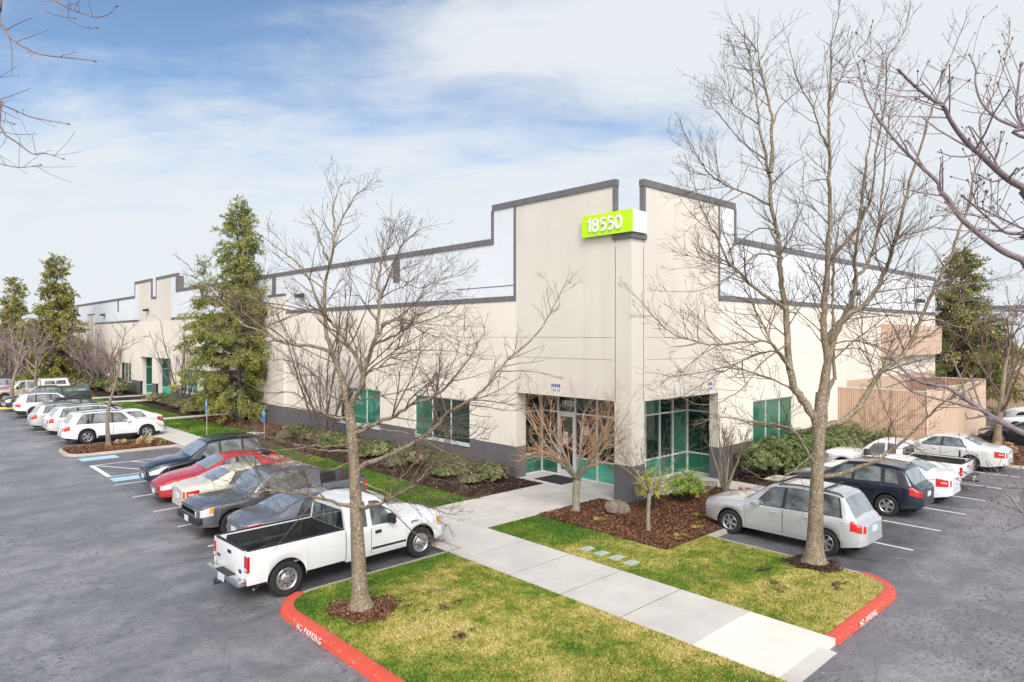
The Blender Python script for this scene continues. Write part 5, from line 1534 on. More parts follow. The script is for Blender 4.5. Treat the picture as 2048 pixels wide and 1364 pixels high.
DB = TREE_B[0]*FW[0]+TREE_B[1]*FW[1]
LB = [
 ([(1637,885),(1632,845),(1610,806),(1590,780),(1581,745),(1575,700),(1575,673),(1572,625),(1570,606),(1565,577),(1562,544),(1559,512),(1557,480),(1552,458),(1542,407),(1541,363),(1535,337),(1532,312),(1525,281),(1518,251),(1515,211),(1508,174),(1505,141),(1497,105),(1490,85)], .115, .010, 0, .6),
 ([(1541,345),(1544,312),(1545,246),(1539,211),(1530,169),(1521,136),(1516,105),(1502,84),(1474,58),(1462,38)], .05, .007, .2, 1.2),
 ([(1546,248),(1558,216),(1579,197),(1603,174),(1622,150)], .02, .005, .6, 1.3),
 ([(1541,410),(1497,388),(1460,374),(1423,352),(1401,324),(1383,289),(1363,260)], .03, .006, .4, -.8),
 ([(1518,250),(1483,223),(1457,202),(1427,183),(1380,152)], .02, .005, .5, 1.4),
 ([(1530,318),(1497,296),(1474,272),(1450,246),(1429,218),(1415,199)], .022, .005, .4, -.5),
 ([(1571,616),(1519,583),(1478,546),(1453,517),(1431,469),(1409,432),(1390,374),(1376,334)], .05, .007, .1, -1.3),
 ([(1553,460),(1515,458),(1475,487),(1445,513),(1405,531),(1346,538)], .024, .005, .2, 1.2),
 ([(1559,514),(1519,509),(1489,531),(1460,553),(1423,572),(1383,583),(1313,582)], .026, .005, .1, -1.1),
 ([(1560,505),(1590,492),(1640,486),(1690,492)], .018, .005, .1, -1.0),
 ([(1581,735),(1544,689),(1530,656),(1511,619),(1493,583),(1475,553),(1462,520)], .042, .006, 0, .9),
 ([(1582,738),(1560,705),(1533,682),(1478,685),(1423,689),(1387,683),(1350,671),(1321,648),(1295,616),(1273,594)], .04, .006, 0, -1.5),
 ([(1586,760),(1570,722),(1544,702),(1497,715),(1453,740),(1416,760),(1370,790),(1330,800)], .034, .006, 0, 1.0),
 ([(1630,930),(1610,896),(1587,861),(1561,851),(1529,845),(1477,839),(1430,835),(1395,850)], .044, .006, 0, -1.6),
 ([(1612,806),(1570,770),(1520,750),(1460,735),(1400,745),(1350,752),(1300,745)], .03, .006, 0, 1.4),
 ([(1574,690),(1530,720),(1490,770),(1450,800),(1400,810),(1330,775)], .024, .005, 0, -1.7),
 ([(1639,885),(1644,830),(1645,780),(1652,732),(1653,700),(1648,673),(1648,641),(1649,609),(1653,560),(1655,520),(1656,480),(1660,453),(1659,380),(1660,330),(1659,293),(1659,220),(1660,176),(1662,132),(1662,88),(1675,47),(1678,10)], .12, .008, 0, -.4),
 ([(1648,790),(1666,764),(1670,745),(1665,690),(1666,633),(1665,585),(1667,528),(1673,480),(1684,430),(1704,403),(1722,380)], .06, .008, .1, .9),
 ([(1658,518),(1684,494),(1710,462),(1719,450),(1737,409),(1743,390),(1754,293),(1766,229),(1772,164),(1775,117),(1810,58),(1822,0)], .05, .007, 0, -1.3),
 ([(1659,300),(1640,260),(1625,215),(1600,170),(1585,120),(1572,70)], .03, .005, -.2, -1.2),
 ([(1660,200),(1680,160),(1700,120),(1730,85),(1765,30)], .024, .005, -.3, .6),
 ([(1641,880),(1650,810),(1655,745),(1656,690),(1666,660),(1682,640),(1694,622),(1706,593),(1711,560),(1709,528),(1712,496),(1719,459),(1725,409),(1728,352),(1740,279),(1751,205),(1757,158),(1770,105)], .10, .008, .1, 1.5),
 ([(1710,565),(1714,552),(1732,533),(1745,504),(1757,453),(1762,409),(1766,367),(1775,264),(1781,220),(1801,176),(1830,130)], .06, .007, .9, 2.2),
 ([(1655,740),(1662,690),(1677,657),(1694,630),(1714,620),(1738,599),(1757,573),(1770,540),(1778,520),(1787,491),(1801,439),(1816,380),(1822,352),(1845,282),(1857,240),(1875,191),(1886,158),(1901,111),(1933,38)], .085, .008, 0, -1.6),
 ([(1760,570),(1790,560),(1830,555),(1870,580),(1910,600)], .024, .005, -.9, -1.8),
 ([(1640,862),(1652,852),(1697,835),(1723,806),(1742,774),(1764,742),(1787,726),(1808,705),(1829,668),(1840,642),(1855,605),(1875,562),(1904,503),(1919,462),(1936,415),(1948,352),(1963,302),(1960,240),(1977,211),(1998,164),(2012,111),(2021,50)], .085, .009, 0, 1.0),
 ([(1862,590),(1900,575),(1950,565),(1990,560),(2040,545)], .024, .005, .5, 1.6),
 ([(1840,642),(1880,640),(1925,655),(1970,640),(2030,650)], .024, .005, .5, -.4),
 ([(1638,955),(1655,951),(1684,948),(1723,932),(1755,922),(1787,897),(1819,871),(1852,839),(1877,813),(1916,790),(1955,771),(1990,740)], .066, .009, 0, -2.2),
 ([(1900,800),(1925,770),(1948,748),(1980,716),(2010,690)], .024, .006, -1.5, -2.2),
 ([(1655,690),(1700,682),(1750,690),(1800,712),(1850,722),(1900,720)], .026, .006, 0, 1.9),
 ([(1660,700),(1720,700),(1780,730),(1830,745),(1880,752)], .022, .005, 0, -1.1),
 ([(1714,620),(1745,610),(1780,605),(1830,608),(1875,615)], .022, .005, .3, 1.5),
 ([(1628,905),(1600,930),(1560,960),(1520,955),(1480,930)], .022, .005, 0, -1.2),
 ([(1640,870),(1680,880),(1730,875),(1790,850),(1840,855)], .022, .005, 0, .8),
 ([(1660,450),(1640,430),(1615,400),(1605,370),(1608,320),(1600,290)], .022, .005, -.2, .9),
 ([(1787,491),(1830,470),(1870,430),(1905,410)], .02, .005, -1.1, -1.6),
]
TB = ([(1628,1136),(1630,1080),(1632,1020),(1634,960),(1637,900),(1638,858),(1640,815),(1642,785)], .19, .125, 0, 0)
tree_b = traced_tree('street_tree', 'tallest bare tree, many stemmed, rising from the lawn beside the silver vehicle', TREE_B, DB, TB, LB, 9, M_BARK, M_TWIG, up=.17, dens=6.0, tl=(.5, 2.1))

# ---- two trees that stand beside the camera; only their outer boughs reach into the view
def near_tree(name, label, base, boughs, seed, h, bark, budr, dens, trunk_top, lev=1, rk=.78):
    rng = np.random.default_rng(seed)
    root = thing(name, label, 'tree', (base[0], base[1], 0))
    B = Wood(); W = Wood(); bud = MB(); o = np.array([base[0], base[1], 0.])
    top = np.array([base[0]+trunk_top[0], base[1]+trunk_top[1], h])
    tp = smooth_path([o+[0, 0, -.05], o*.6+top*.4+[.05, .02, 0], top], 12)
    B.add(tp, [.17*(1-.055*i)+.09*math.exp(-i/1.0) for i in range(13)])
    for pts, depth, r0, r1, zoff in boughs:
        r0, r1 = r0*rk, r1*rk
        P_ = [np.array(at(u, v, d)) for (u, v), d in zip(pts, np.linspace(depth[0], depth[1], len(pts)))]
        if zoff is not None:
            st = tp[int(zoff)]
            mid = (st+P_[0])/2+np.array([0, 0, .25])
            lead = [st, mid]
        else: lead = []
        path = lead+P_
        m = len(path)*4
        sp = smooth_path(path, m)
        rr = [r0*1.9+(r1-r0*1.9)*(i/m)**.7 for i in range(m+1)] if lead else [r0+(r1-r0)*i/m for i in range(m+1)]
        B.add(sp, rr)
        L = sum(np.linalg.norm(sp[i+1]-sp[i]) for i in range(m))
        for c in range(int(L*dens)):
            f = rng.uniform(.3, 1); i = min(int(f*m), m-1); q = sp[i]+(sp[i+1]-sp[i])*(f*m-i); td = unit(sp[i+1]-sp[i])
            n0 = len(W.L)
            twig(rng, W, q, side_dir(rng, td, rng.uniform(.5, 1.1), .25), rng.uniform(.10, .34), max(.0022, rr[i]*.42), lev, .2, 6, .12, 4, .6, minr=.0016)
            if budr:
                for p, r in W.L[n0:]:
                    e = p[-1]; s_ = budr*rng.uniform(.7, 1.3)
                    d = unit(p[-1]-p[-2])
                    bud.tube([e-d*s_, e, e+d*s_*1.6], [s_*.7, s_, s_*.15], 5)
        if budr:
            e = sp[-1]; d = unit(sp[-1]-sp[-2]); bud.tube([e-d*.012, e, e+d*.014], [.004, .007, .002], 6)
    B.build('trunk', bark, root, o); W.build('crown', M_TWIG_P, root, o)
    if budr: bud.v = [tuple(np.array(v)-o) for v in bud.v]; tag(bud.obj('bud', M_BUD, root, smooth=True), kind='stuff')
    return root
NR = [
 ([(2090,400),(2048,376),(2012,355),(1963,311),(1933,284),(1904,246),(1886,211),(1869,202),(1831,173),(1798,141)], (3.2, 2.7), .016, .0065, 9),
 ([(1886,211),(1900,185),(1898,162)], (2.75, 2.8), .007, .005, None),
 ([(1886,211),(1862,208),(1832,197)], (2.75, 2.6), .006, .004, None),
 ([(2012,355),(1985,363),(1958,350)], (3.1, 3.0), .006, .004, None),
 ([(2080,545),(2048,521),(2007,503),(1963,471),(1922,436),(1898,400),(1880,380),(1875,364),(1840,331),(1804,296),(1772,258),(1743,217),(1725,176),(1716,129)], (4.6, 4.9), .022, .006, 8),
 ([(2090,890),(2048,867),(2003,845),(1963,819),(1924,793),(1892,774),(1858,769),(1824,756),(1797,729),(1773,706),(1739,687),(1705,663)], (5.2, 6.0), .026, .006, 5),
 ([(1963,820),(1930,812),(1897,803),(1829,785),(1792,758),(1765,745),(1738,762)], (5.4, 5.7), .018, .005, None),
 ([(2090,480),(2048,468),(2012,465),(1986,445),(1945,409),(1925,392)], (2.9, 2.7), .009, .005, 9),
 ([(2090,470),(2048,458),(2001,436),(1957,415)], (3.3, 3.2), .008, .005, 9),
 ([(2090,985),(2048,977),(2010,974),(1965,964),(1930,945)], (4.4, 4.6), .010, .004, 4),
 ([(2090,265),(2048,258),(2021,249),(1992,235),(1963,205),(1951,167),(1951,138),(1939,110)], (4.2, 4.4), .012, .005, 10),
 ([(2065,280),(2048,255),(2033,223),(2036,176),(2042,129)], (2.9, 2.9), .008, .006, 9),
 ([(2090,640),(2048,622),(2000,618),(1950,600),(1900,610)], (5.4, 6.2), .014, .005, 7),
 ([(2090,1050),(2060,1040),(2040,1020),(2010,985),(1985,1000)], (4.0, 4.1), .008, .004, 4),
]
near_tree('bare_tree', 'bare mauve boughs with fat buds reaching in from the right edge', (5.35, -.9), NR, 21, 8.4, M_BARK_N, .0045, 4.5, (.3, .2))
NL = [
 ([(60,-30),(111,0),(137,16),(164,26),(193,34),(216,29),(234,12)], (5.0, 4.6), .008, .003, 10),
 ([(-40,0),(0,45),(24,77),(58,99),(90,110),(153,117),(190,122)], (4.4, 4.2), .011, .003, 9),
 ([(-50,180),(0,207),(34,222),(66,235),(137,248)], (5.0, 4.7), .008, .003, 7),
 ([(-40,215),(0,253),(9,268),(34,285),(66,308),(88,306),(127,318)], (5.2, 5.0), .010, .003, 6),
 ([(50,-30),(71,0),(91,22),(127,34),(150,36)], (5.0, 4.8), .006, .0025, None),
 ([(95,-30),(110,0),(129,33),(166,54),(194,56)], (4.8, 4.6), .006, .0025, None),
 ([(-40,320),(0,328),(40,335),(81,330)], (5.2, 5.0), .006, .0025, 5),
 ([(-30,235),(0,240),(28,248)], (5.0, 4.9), .005, .0025, 6),
]
near_tree('bare_tree', 'thin bare twigs hanging into the sky at the top left corner', (-1.6, 7.6), NL, 22, 8.6, M_BARK_N, .0028, 1.6, (.4, .3), 0, .8)

# ---- free-grown small trees
def grown(name, label, cat, base, h, seed, bark, twigm, stems=3, clear=.35, spread=.6, r=.05, lev=3, dens=3.4, up=.25, group=None, lean=0, fan=(.3, .8), nl=7, z=0.0, rot=None, ratio=(.3, .58), tk=.55):
    rng = np.random.default_rng(seed)
    root = thing(name, label, cat, (base[0], base[1], z), group=group)
    B = Wood(); W = Wood()
    for s_ in range(stems):
        a = 2*math.pi*(s_+rng.uniform(-.3, .3))/stems
        if stems == 1: d0 = np.array([rng.normal(0, .05), rng.normal(0, .05), 1.])
        else: d0 = np.array([math.cos(a)*spread, math.sin(a)*spread, 1.])
        p0 = np.array([math.cos(a)*r*.7*(stems > 1), math.sin(a)*r*.7*(stems > 1), -.04])
        L = h*rng.uniform(.75, 1.0); m = 9; pts = [p0]; d = unit(d0)
        for i in range(m):
            d = unit(d+rng.normal(0, .06, 3)+np.array([0, 0, .05])); pts.append(pts[-1]+d*L/m)
        rr = [r*(1-.82*(i/m))*(1+.5*math.exp(-i*1.3)) for i in range(m+1)]
        B.add(pts, rr)
        n = nl
        for k in range(n):
            f = clear+(1-clear)*(k+rng.uniform(0, 1))/n; i = min(int(f*m), m-1); q = pts[i]+(pts[i+1]-pts[i])*(f*m-i)
            td = unit(pts[i+1]-pts[i]); Lb = h*tk*(1.1-.75*f)*rng.uniform(.7, 1.15)
            twig(rng, W if Lb < .8 else W, q, side_dir(rng, td, rng.uniform(*fan), up*.5), Lb, max(.005, rr[i]*.55), lev, up, dens/max(.4, Lb)*1.6, .13, 6, .3, (.35, .85), ratio)
    B.build('trunk', bark, root); W.build('crown', twigm, root)
    return root
def maple(base, label, h, rf, seed, bark, twigm, trunk_h, limbs, zs=(.9, 1.3)):
    """short trunk dividing low into a wide fan of fine upright shoots"""
    rng = np.random.default_rng(seed)
    root = thing('small_maple', label, 'tree', (base[0], base[1], 0))
    B = Wood(); W = Wood()
    tp = smooth_path([np.array([0, 0, -.05]), np.array([.02, .02, trunk_h*.5]), np.array([.03, -.02, trunk_h])], 8)
    B.add(tp, [rf*(1.45-.10*i) if i < 2 else rf*1.2 for i in range(9)])
    for k in range(limbs):
        a = 2*math.pi*(k+rng.uniform(-.25, .25))/limbs; e = rng.uniform(.55, 1.15)
        R = h*rng.uniform(.36, .52); H = h-trunk_h
        end = tp[-1]+np.array([math.cos(a)*R, math.sin(a)*R, H*rng.uniform(.55, .95)])
        mid = tp[-1]+np.array([math.cos(a)*R*.45, math.sin(a)*R*.45, H*.32])
        sp = smooth_path([tp[-1], mid, end], 10); rr = [rf*.62*(1-.085*i) for i in range(11)]
        B.add(sp, rr)
        for c in range(9):
            f = rng.uniform(.2, 1); i = min(int(f*10), 9); q = sp[i]+(sp[i+1]-sp[i])*(f*10-i)
            td = unit(sp[i+1]-sp[i])
            twig(rng, W, q, side_dir(rng, td, rng.uniform(.35, .95), .15), h*rng.uniform(.16, .36), max(.005, rr[i]*.45), 2, .10, 4.2, .15, 5, .35, (.35, .95), (.4, .75), .0022)
    B.build('trunk', bark, root); W.build('crown', twigm, root)
    return root
maple((16.89, 14.86), 'wide low maple with orange twigs in front of the left entry', 3.9, .105, 3, M_BARK_M, M_TWIG_R, 1.05, 8)
maple((16.74, 11.85), 'slim bare maple at the front of the bark bed beside the yellow bush', 3.0, .05, 4, M_BARK_M, M_TWIG, 1.15, 5)
grown('small_tree', 'many stemmed mossy shrub tree at the right entry by the grey boulder', 'tree', (23.2, 12.95), 3.2, 6, M_BARK_M, M_TWIG, stems=7, clear=.4, spread=.42, r=.05, lev=2, dens=2.6, fan=(.3, .8), nl=7, tk=.35)
grown('small_tree', 'bare mauve tree against the cream wall left of the two windows', 'tree', (17.6, 33.6), 7.4, 12, M_BARK_D, M_TWIG_P, stems=7, clear=.22, spread=.40, r=.07, lev=3, dens=2.6, fan=(.25, .6), nl=10, tk=.34)
grown('small_tree', 'vase shaped bare tree leaning before the far entry', 'tree', (17.9, 58.2), 7.6, 13, M_BARK_D, M_TWIG_P, stems=6, clear=.22, spread=.38, r=.075, lev=3, dens=2.5, fan=(.2, .55), nl=10, tk=.34)
grown('small_tree', 'slender bare tree on the mulched island beside the white vehicle', 'tree', (8.75, 40.6), 6.8, 14, M_BARK, M_TWIG, stems=1, clear=.42, spread=.3, r=.10, lev=3, dens=1.7, fan=(.5, 1.1), nl=12, tk=.42, up=.2)
grown('small_tree', 'little bare tree in the bed left of the far entry', 'tree', (16.8, 73.5), 4.4, 15, M_BARK_D, M_TWIG_R, stems=4, clear=.3, spread=.45, r=.05, lev=2, dens=2.6, nl=8, tk=.36)
for (x, y, h, sd, lb) in ((7.9, 70.3, 8.0, 31, 'left bare tree of the pair on the yellow kerbed far island'), (9.6, 70.6, 8.6, 32, 'right bare tree of the pair on the yellow kerbed far island')):
    grown('small_tree', lb, 'tree', (x, y), h, sd, M_BARK, M_TWIG_P, stems=1, clear=.3, r=.16, lev=3, dens=1.9, fan=(.4, .95), nl=17, tk=.42)
for k, (x, y, h) in enumerate(((16.8, 83, 7.6), (17.2, 90, 8.4), (16.4, 98, 7.8), (10.5, 97, 8.5), (16.5, 108, 8.6), (9.0, 112, 9))):
    grown('small_tree', 'mauve bare tree in the thicket along the far left end of the warehouse', 'tree', (x, y), h, 41+k, M_BARK_D, M_TWIG_P, stems=6, clear=.16, spread=.5, r=.09, lev=3, dens=3.3, fan=(.25, .8), nl=12, tk=.4, group='thicket of mauve trees at the far left')
grown('small_tree', 'bare tree on the right island in front of the black sedan', 'tree', (43.1, 8.3), 9.6, 51, M_BARK, M_TWIG, stems=1, clear=.22, r=.17, lev=3, dens=1.8, fan=(.4, .95), nl=20, tk=.42)
grown('small_tree', 'bare tree behind the board fence at right', 'tree', (53.5, 4.0), 9.0, 52, M_BARK, M_TWIG, stems=1, clear=.2, r=.15, lev=3, dens=1.7, fan=(.4, .95), nl=18, tk=.42)

# ---- conifers: drooping sprays of small leaf faces on whorled boughs
def mat_leaf(name, stops, rough=.5):
    t = NT(name)
    r = t.island(); n = t.noise(.9, 4)
    k = t.ramp(t.math('ADD', t.math('MULTIPLY', r, .55), t.math('MULTIPLY', t.val(n, 0, 1, .3, .7), .45)), stops)
    t.col(k); t.set(Roughness=rough, Specular_IOR_Level=.3)
    return t.mat
M_CEDAR = mat_leaf('cedar_foliage', [(0, (.05,.09,.016)), (.4, (.165,.20,.035)), (.75, (.35,.33,.08)), (1, (.55,.43,.16))])
M_CEDAR_G = mat_leaf('cedar_foliage_gold', [(0, (.06,.085,.018)), (.45, (.19,.19,.04)), (.8, (.36,.30,.08)), (1, (.5,.37,.15))])
M_CEDAR_B = mat_leaf('cedar_foliage_bronze', [(0, (.055,.09,.02)), (.45, (.15,.19,.04)), (.75, (.33,.25,.11)), (1, (.5,.33,.19))])
def conifer(label, base, h, R, seed, leafm, n_b=150, per=60, leaf=.16, z0=.6, tufty=1.0, lead=None, wallx=99):
    rng = np.random.default_rng(seed)
    root = thing('cedar_tree', label, 'tree', (base[0], base[1], 0))
    B = Wood()
    tp = [np.array([rng.normal(0, .03)*i, rng.normal(0, .03)*i, h*i/10-.05*(i == 0)]) for i in range(11)]
    B.add(tp, [.26*(h/15)*(1-.095*i)+.10*math.exp(-i*2) for i in range(11)])
    Vs = []
    runs = [(np.zeros(3), h, R, n_b, z0)]+([(np.array([lead[0], lead[1], 0.]), lead[2], lead[3], lead[4], lead[2]*.35)] if lead else [])
    for o_, hh, RR, k, nb_, zz in ((r_[0], r_[1], r_[2], k, r_[3], r_[4]) for r_ in runs for k in range(r_[3])):
        f = (k+rng.uniform(0, 1))/nb_
        z = zz+(hh-zz)*f
        env = RR*np.interp(f, [0, .1, .3, .46, .56, .8, .93, 1], [.72, 1, .98, .74, .46, .30, .15, .02])*(1+.22*math.sin(k*2.39996*2+f*11+seed))+.12
        a = k*2.39996+rng.normal(0, .5)
        L = max(.2, env*rng.uniform(.45, 1.2))
        if math.cos(a) > .2: L = min(L, wallx/math.cos(a))
        if rng.uniform() < .12: L *= 1.22
        c, s_ = math.cos(a), math.sin(a)
        m = 6; pts = []
        sl = rng.uniform(-.1, .75)*(1-.2*f)+.35*f
        for i in range(m+1):
            t = i/m; pts.append(o_+np.array([c*L*t, s_*L*t, z+L*(sl*t-.42*t*t)+.10*L*max(0, t-.7)]))
        B.add(pts, [max(.006, .035*(1-t/m)*(L/2.5)+.006) for t in range(m+1)])
        # hanging sprays: each a tuft of leaf faces along a short drooping axis, with gaps between tufts
        nc = max(1, int(per*L*rng.uniform(.6, 1.15))); K = 24
        t = rng.uniform(.22, 1.03, nc)**.7; i = np.minimum((t*m).astype(int), m-1); P_ = np.array(pts)
        cc = P_[i]+(P_[i+1]-P_[i])*np.minimum(1, t*m-i)[:, None]+rng.normal(0, 1, (nc, 3))*np.array([.13, .13, .06])
        ax = np.stack([c*rng.uniform(.0, .9, nc)+rng.normal(0, .3, nc), s_*rng.uniform(.0, .9, nc)+rng.normal(0, .3, nc), rng.uniform(-1.2, -.2, nc)+.9*(f > .8)], 1)
        ax /= np.linalg.norm(ax, axis=1)[:, None]
        al = leaf*rng.uniform(2.2, 4.6, nc)
        u_ = rng.uniform(0, 1, (nc, K))
        q = (cc[:, None, :]+ax[:, None, :]*(al[:, None]*u_)[:, :, None]+rng.normal(0, 1, (nc, K, 3))*leaf*(.75-.5*u_)[:, :, None]).reshape(-1, 3)
        n = nc*K
        d = np.repeat(ax, K, 0)+rng.normal(0, .55, (n, 3)); d /= np.linalg.norm(d, axis=1)[:, None]
        Ls = leaf*rng.uniform(.7, 1.8, n)[:, None]
        w = np.cross(d, rng.normal(0, 1, (n, 3))); w /= np.linalg.norm(w, axis=1)[:, None]
        Vs.append(np.stack([q, q+d*Ls*.5+w*Ls*.2, q+d*Ls, q+d*Ls*.5-w*Ls*.2], 1))
    # the leader's own sprigs
    V = np.concatenate(Vs).reshape(-1, 3)
    B.build('trunk', M_BARK_D, root)
    o = mesh('crown', V, np.arange(len(V)).reshape(-1, 4), leafm, root)
    return root
conifer('tall cedar with drooping green foliage against the warehouse, behind the accessible parking signs', (17.9, 46.4), 15.2, 3.35, 61, M_CEDAR, 380, 10.5, .092, .7, 1.0, lead=(-1.9, 1.5, 11.2, 1.3, 80), wallx=1.5)
conifer('cedar with golden upper foliage behind the mauve thicket, second from left', (14.6, 92.0), 15.0, 3.3, 62, M_CEDAR_G, 230, 5.5, .19, 1.0)
conifer('thin cedar at the far left edge, farthest along the warehouse', (14.6, 128.0), 14.8, 3.0, 63, M_CEDAR_G, 190, 5, .22, 1.0)
conifer('bronze tinged cedar beyond the end of the right facade behind the board fence', (58.6, 13.4), 12.2, 3.5, 64, M_CEDAR_B, 260, 6.5, .15, .8)

# ---- shrubs
M_RHODO = mat_leaf('rhododendron_leaf', [(0, (.03,.055,.015)), (.45, (.11,.145,.04)), (.8, (.25,.27,.10)), (1, (.42,.41,.20))], .35)
M_RHODO_P = mat_leaf('grey_green_leaf', [(0, (.05,.06,.025)), (.45, (.14,.14,.06)), (.8, (.26,.24,.12)), (1, (.40,.34,.22))], .4)
M_NANDINA = mat_leaf('nandina_yellow_leaf', [(0, (.16,.20,.015)), (.5, (.42,.42,.03)), (1, (.68,.58,.10))], .45)
M_NANDINA_G = mat_leaf('nandina_green_leaf', [(0, (.09,.17,.02)), (.5, (.22,.34,.04)), (1, (.48,.50,.09))], .45)
def shrub_mesh(seed, leafm, n, rx, rz, leaf, whorl=5, droop=.1):
    rng = np.random.default_rng(seed)
    Vs = []; W = Wood(); C = []
    for k in range(n):
        a = rng.uniform(0, 2*np.pi); e = math.asin(rng.uniform(-.15, 1)); q = rng.uniform(.5, 1.18)*(1+.14*math.sin(3*a+seed)+.10*math.sin(5*e+2*a))
        p = np.array([math.cos(a)*math.cos(e)*rx*q, math.sin(a)*math.cos(e)*rx*q, max(.08, rz*.45+math.sin(e)*rz*.55*q)])
        C.append(p)
        out = unit(np.array([p[0], p[1], (p[2]-rz*.3)*1.2+.25]))
        for j in range(whorl):
            b = 2*np.pi*j/whorl+rng.uniform(0, .6)
            u1 = unit(np.cross(out, [0.3, .5, .8])); u2 = np.cross(out, u1)
            d = unit(out*rng.uniform(.25, .7)+(u1*math.cos(b)+u2*math.sin(b))-np.array([0, 0, droop]))
            w = unit(np.cross(d, out))*leaf*.17
            L = leaf*rng.uniform(.7, 1.25)
            Vs.append([p, p+d*L*.5+w, p+d*L-np.array([0, 0, L*.12]), p+d*L*.5-w])
    for k in range(26):
        p = C[int(rng.integers(len(C)))]
        W.add(smooth_path([np.array([rng.normal(0, .08), rng.normal(0, .08), -.02]), p*.55+np.array([0, 0, -.05]), p], 5), [.014, .013, .012, .010, .008, .006])
    return np.array(Vs).reshape(-1, 3), W
def shrub(name, label, cat, loc, seed, leafm, n, rx, rz, leaf, group=None, **k):
    root = thing(name, label, cat, loc, group=group)
    V, W = shrub_mesh(seed, leafm, n, rx, rz, leaf, **k)
    mesh('foliage', V, np.arange(len(V)).reshape(-1, 4), leafm, root)
    W.build('stem', M_BARK_D, root)
    return root
rs = random.Random(5)
GR = 'grey green shrubs in the bed along the left facade'
lab = 'low grey green shrub in the planted row under the left facade windows'
protos = [shrub('low_shrub', lab, 'shrub', (17.9, 20.4, 0), 71, M_RHODO_P, 520, .78, .68, .11, GR), shrub('low_shrub', lab, 'shrub', (17.7, 22.0, 0), 72, M_RHODO_P, 480, .72, .62, .11, GR), shrub('low_shrub', lab, 'shrub', (18.0, 23.7, 0), 73, M_RHODO, 480, .7, .68, .11, GR)]
for k, y in enumerate([25.2, 26.6, 28.0, 29.3, 30.7, 32.1, 33.4, 34.9, 36.3, 37.8]):
    dup(protos[k % 3], (17.7+rs.uniform(-.25, .3), y, 0), rs.uniform(0, 6.3), scale=rs.uniform(.85, 1.15))
for k, y in enumerate([19.6, 21.3, 24.5, 27.4, 31.2, 35.6]):
    dup(protos[(k+1) % 3], (16.75+rs.uniform(-.15, .15), y+.9, 0), rs.uniform(0, 6.3), scale=rs.uniform(.55, .75))
G2 = 'shrubs in the far beds along the left facade'
lab2 = 'pale leafy shrub in the bed between the tall cedar and the far entry'
for k, y in enumerate([52.9, 54.4, 55.9, 57.4, 60.0, 61.6, 63.2, 64.8]):
    dup(protos[k % 2], (17.6+rs.uniform(-.2, .3), y, 0), rs.uniform(0, 6.3), lab2, G2, 1.2)
lab3 = 'rounded shrub in the beds beyond the far entry'
for k, (x, y) in enumerate([(17.6,77),(17.8,79),(17.5,81),(17.8,83),(17.5,85.5),(17.7,88),(15.9,86),(15.5,90),(16.0,94),(14.6,88),(14.4,99),(15.0,104)]):
    dup(protos[k % 3], (x, y, 0), rs.uniform(0, 6.3), lab3, G2, rs.uniform(1.3, 1.9))
GR3 = 'rhododendrons under the right facade window'
big = shrub('rhododendron', 'large glossy rhododendron nearest the right entry', 'shrub', (26.6, 12.9, 0), 75, M_RHODO, 850, 1.15, 1.5, .14, GR3)
dup(big, (28.6, 13.0, 0), 2.0, 'tall glossy rhododendron just behind the large one by the right entry', GR3, 1.05)
lab4 = 'rhododendron in the row between the navy vehicle and the slatted fence'
for k, (x, y, sc_) in enumerate(((30.4,13.1,.95),(32.2,13.0,1.0),(33.9,13.1,.95),(35.6,12.9,.9),(36.5,11.6,.7),(27.6,11.7,.55))):
    dup(big, (x, y, 0), rs.uniform(0, 6.3), lab4, GR3, sc_)
shrub('nandina_bush', 'bright yellow leaved bush at the foot of the corner pier', 'shrub', (18.85, 13.2, 0), 81, M_NANDINA, 330, .46, 1.5, .11, whorl=4)
shrub('nandina_bush', 'yellow green spreading bush right of the yellow bush', 'shrub', (20.75, 13.1, 0), 82, M_NANDINA_G, 380, .62, 1.05, .13, whorl=4)
# clumps of yellow ground cover, dry grass tufts, a red flowering sprig
def tuft(name, label, cat, loc, seed, mat, n, r, h, w=.008, group=None):
    rng = np.random.default_rng(seed)
    a = rng.uniform(0, 6.283, n); q = r*np.sqrt(rng.uniform(0, 1, n))*.4; L = h*rng.uniform(.5, 1.1, n)
    x, y = q*np.cos(a), q*np.sin(a); s_ = r*rng.uniform(.3, 1, n)
    b = a+rng.normal(0, .4, n)
    v = np.stack([np.stack([x-np.sin(b)*w, y+np.cos(b)*w, np.zeros(n)], 1), np.stack([x+np.sin(b)*w, y-np.cos(b)*w, np.zeros(n)], 1),
                  np.stack([x+np.cos(b)*s_*.6+np.sin(b)*w, y+np.sin(b)*s_*.6-np.cos(b)*w, L], 1), np.stack([x+np.cos(b)*s_, y+np.sin(b)*s_, L*.8], 1)], 1)
    o = mesh(name, v.reshape(-1, 3), np.arange(n*4).reshape(-1, 4), mat, None, loc)
    return tag(o, label, cat, group)
M_STRAW = mat_leaf('straw_blade', [(0, (.36,.24,.12)), (1, (.66,.48,.28))]); M_YEL = mat_leaf('yellow_cover', [(0, (.20,.19,.03)), (1, (.48,.42,.06))]); M_RSPRIG = mat_leaf('red_sprig_leaf', [(0, (.30,.04,.03)), (1, (.60,.13,.10))])
M_RUST = mat_leaf('rust_shrub_leaf', [(0, (.12,.05,.02)), (.6, (.30,.14,.05)), (1, (.5,.28,.1))])
YG = 'yellow ground cover clumps in the bark bed'
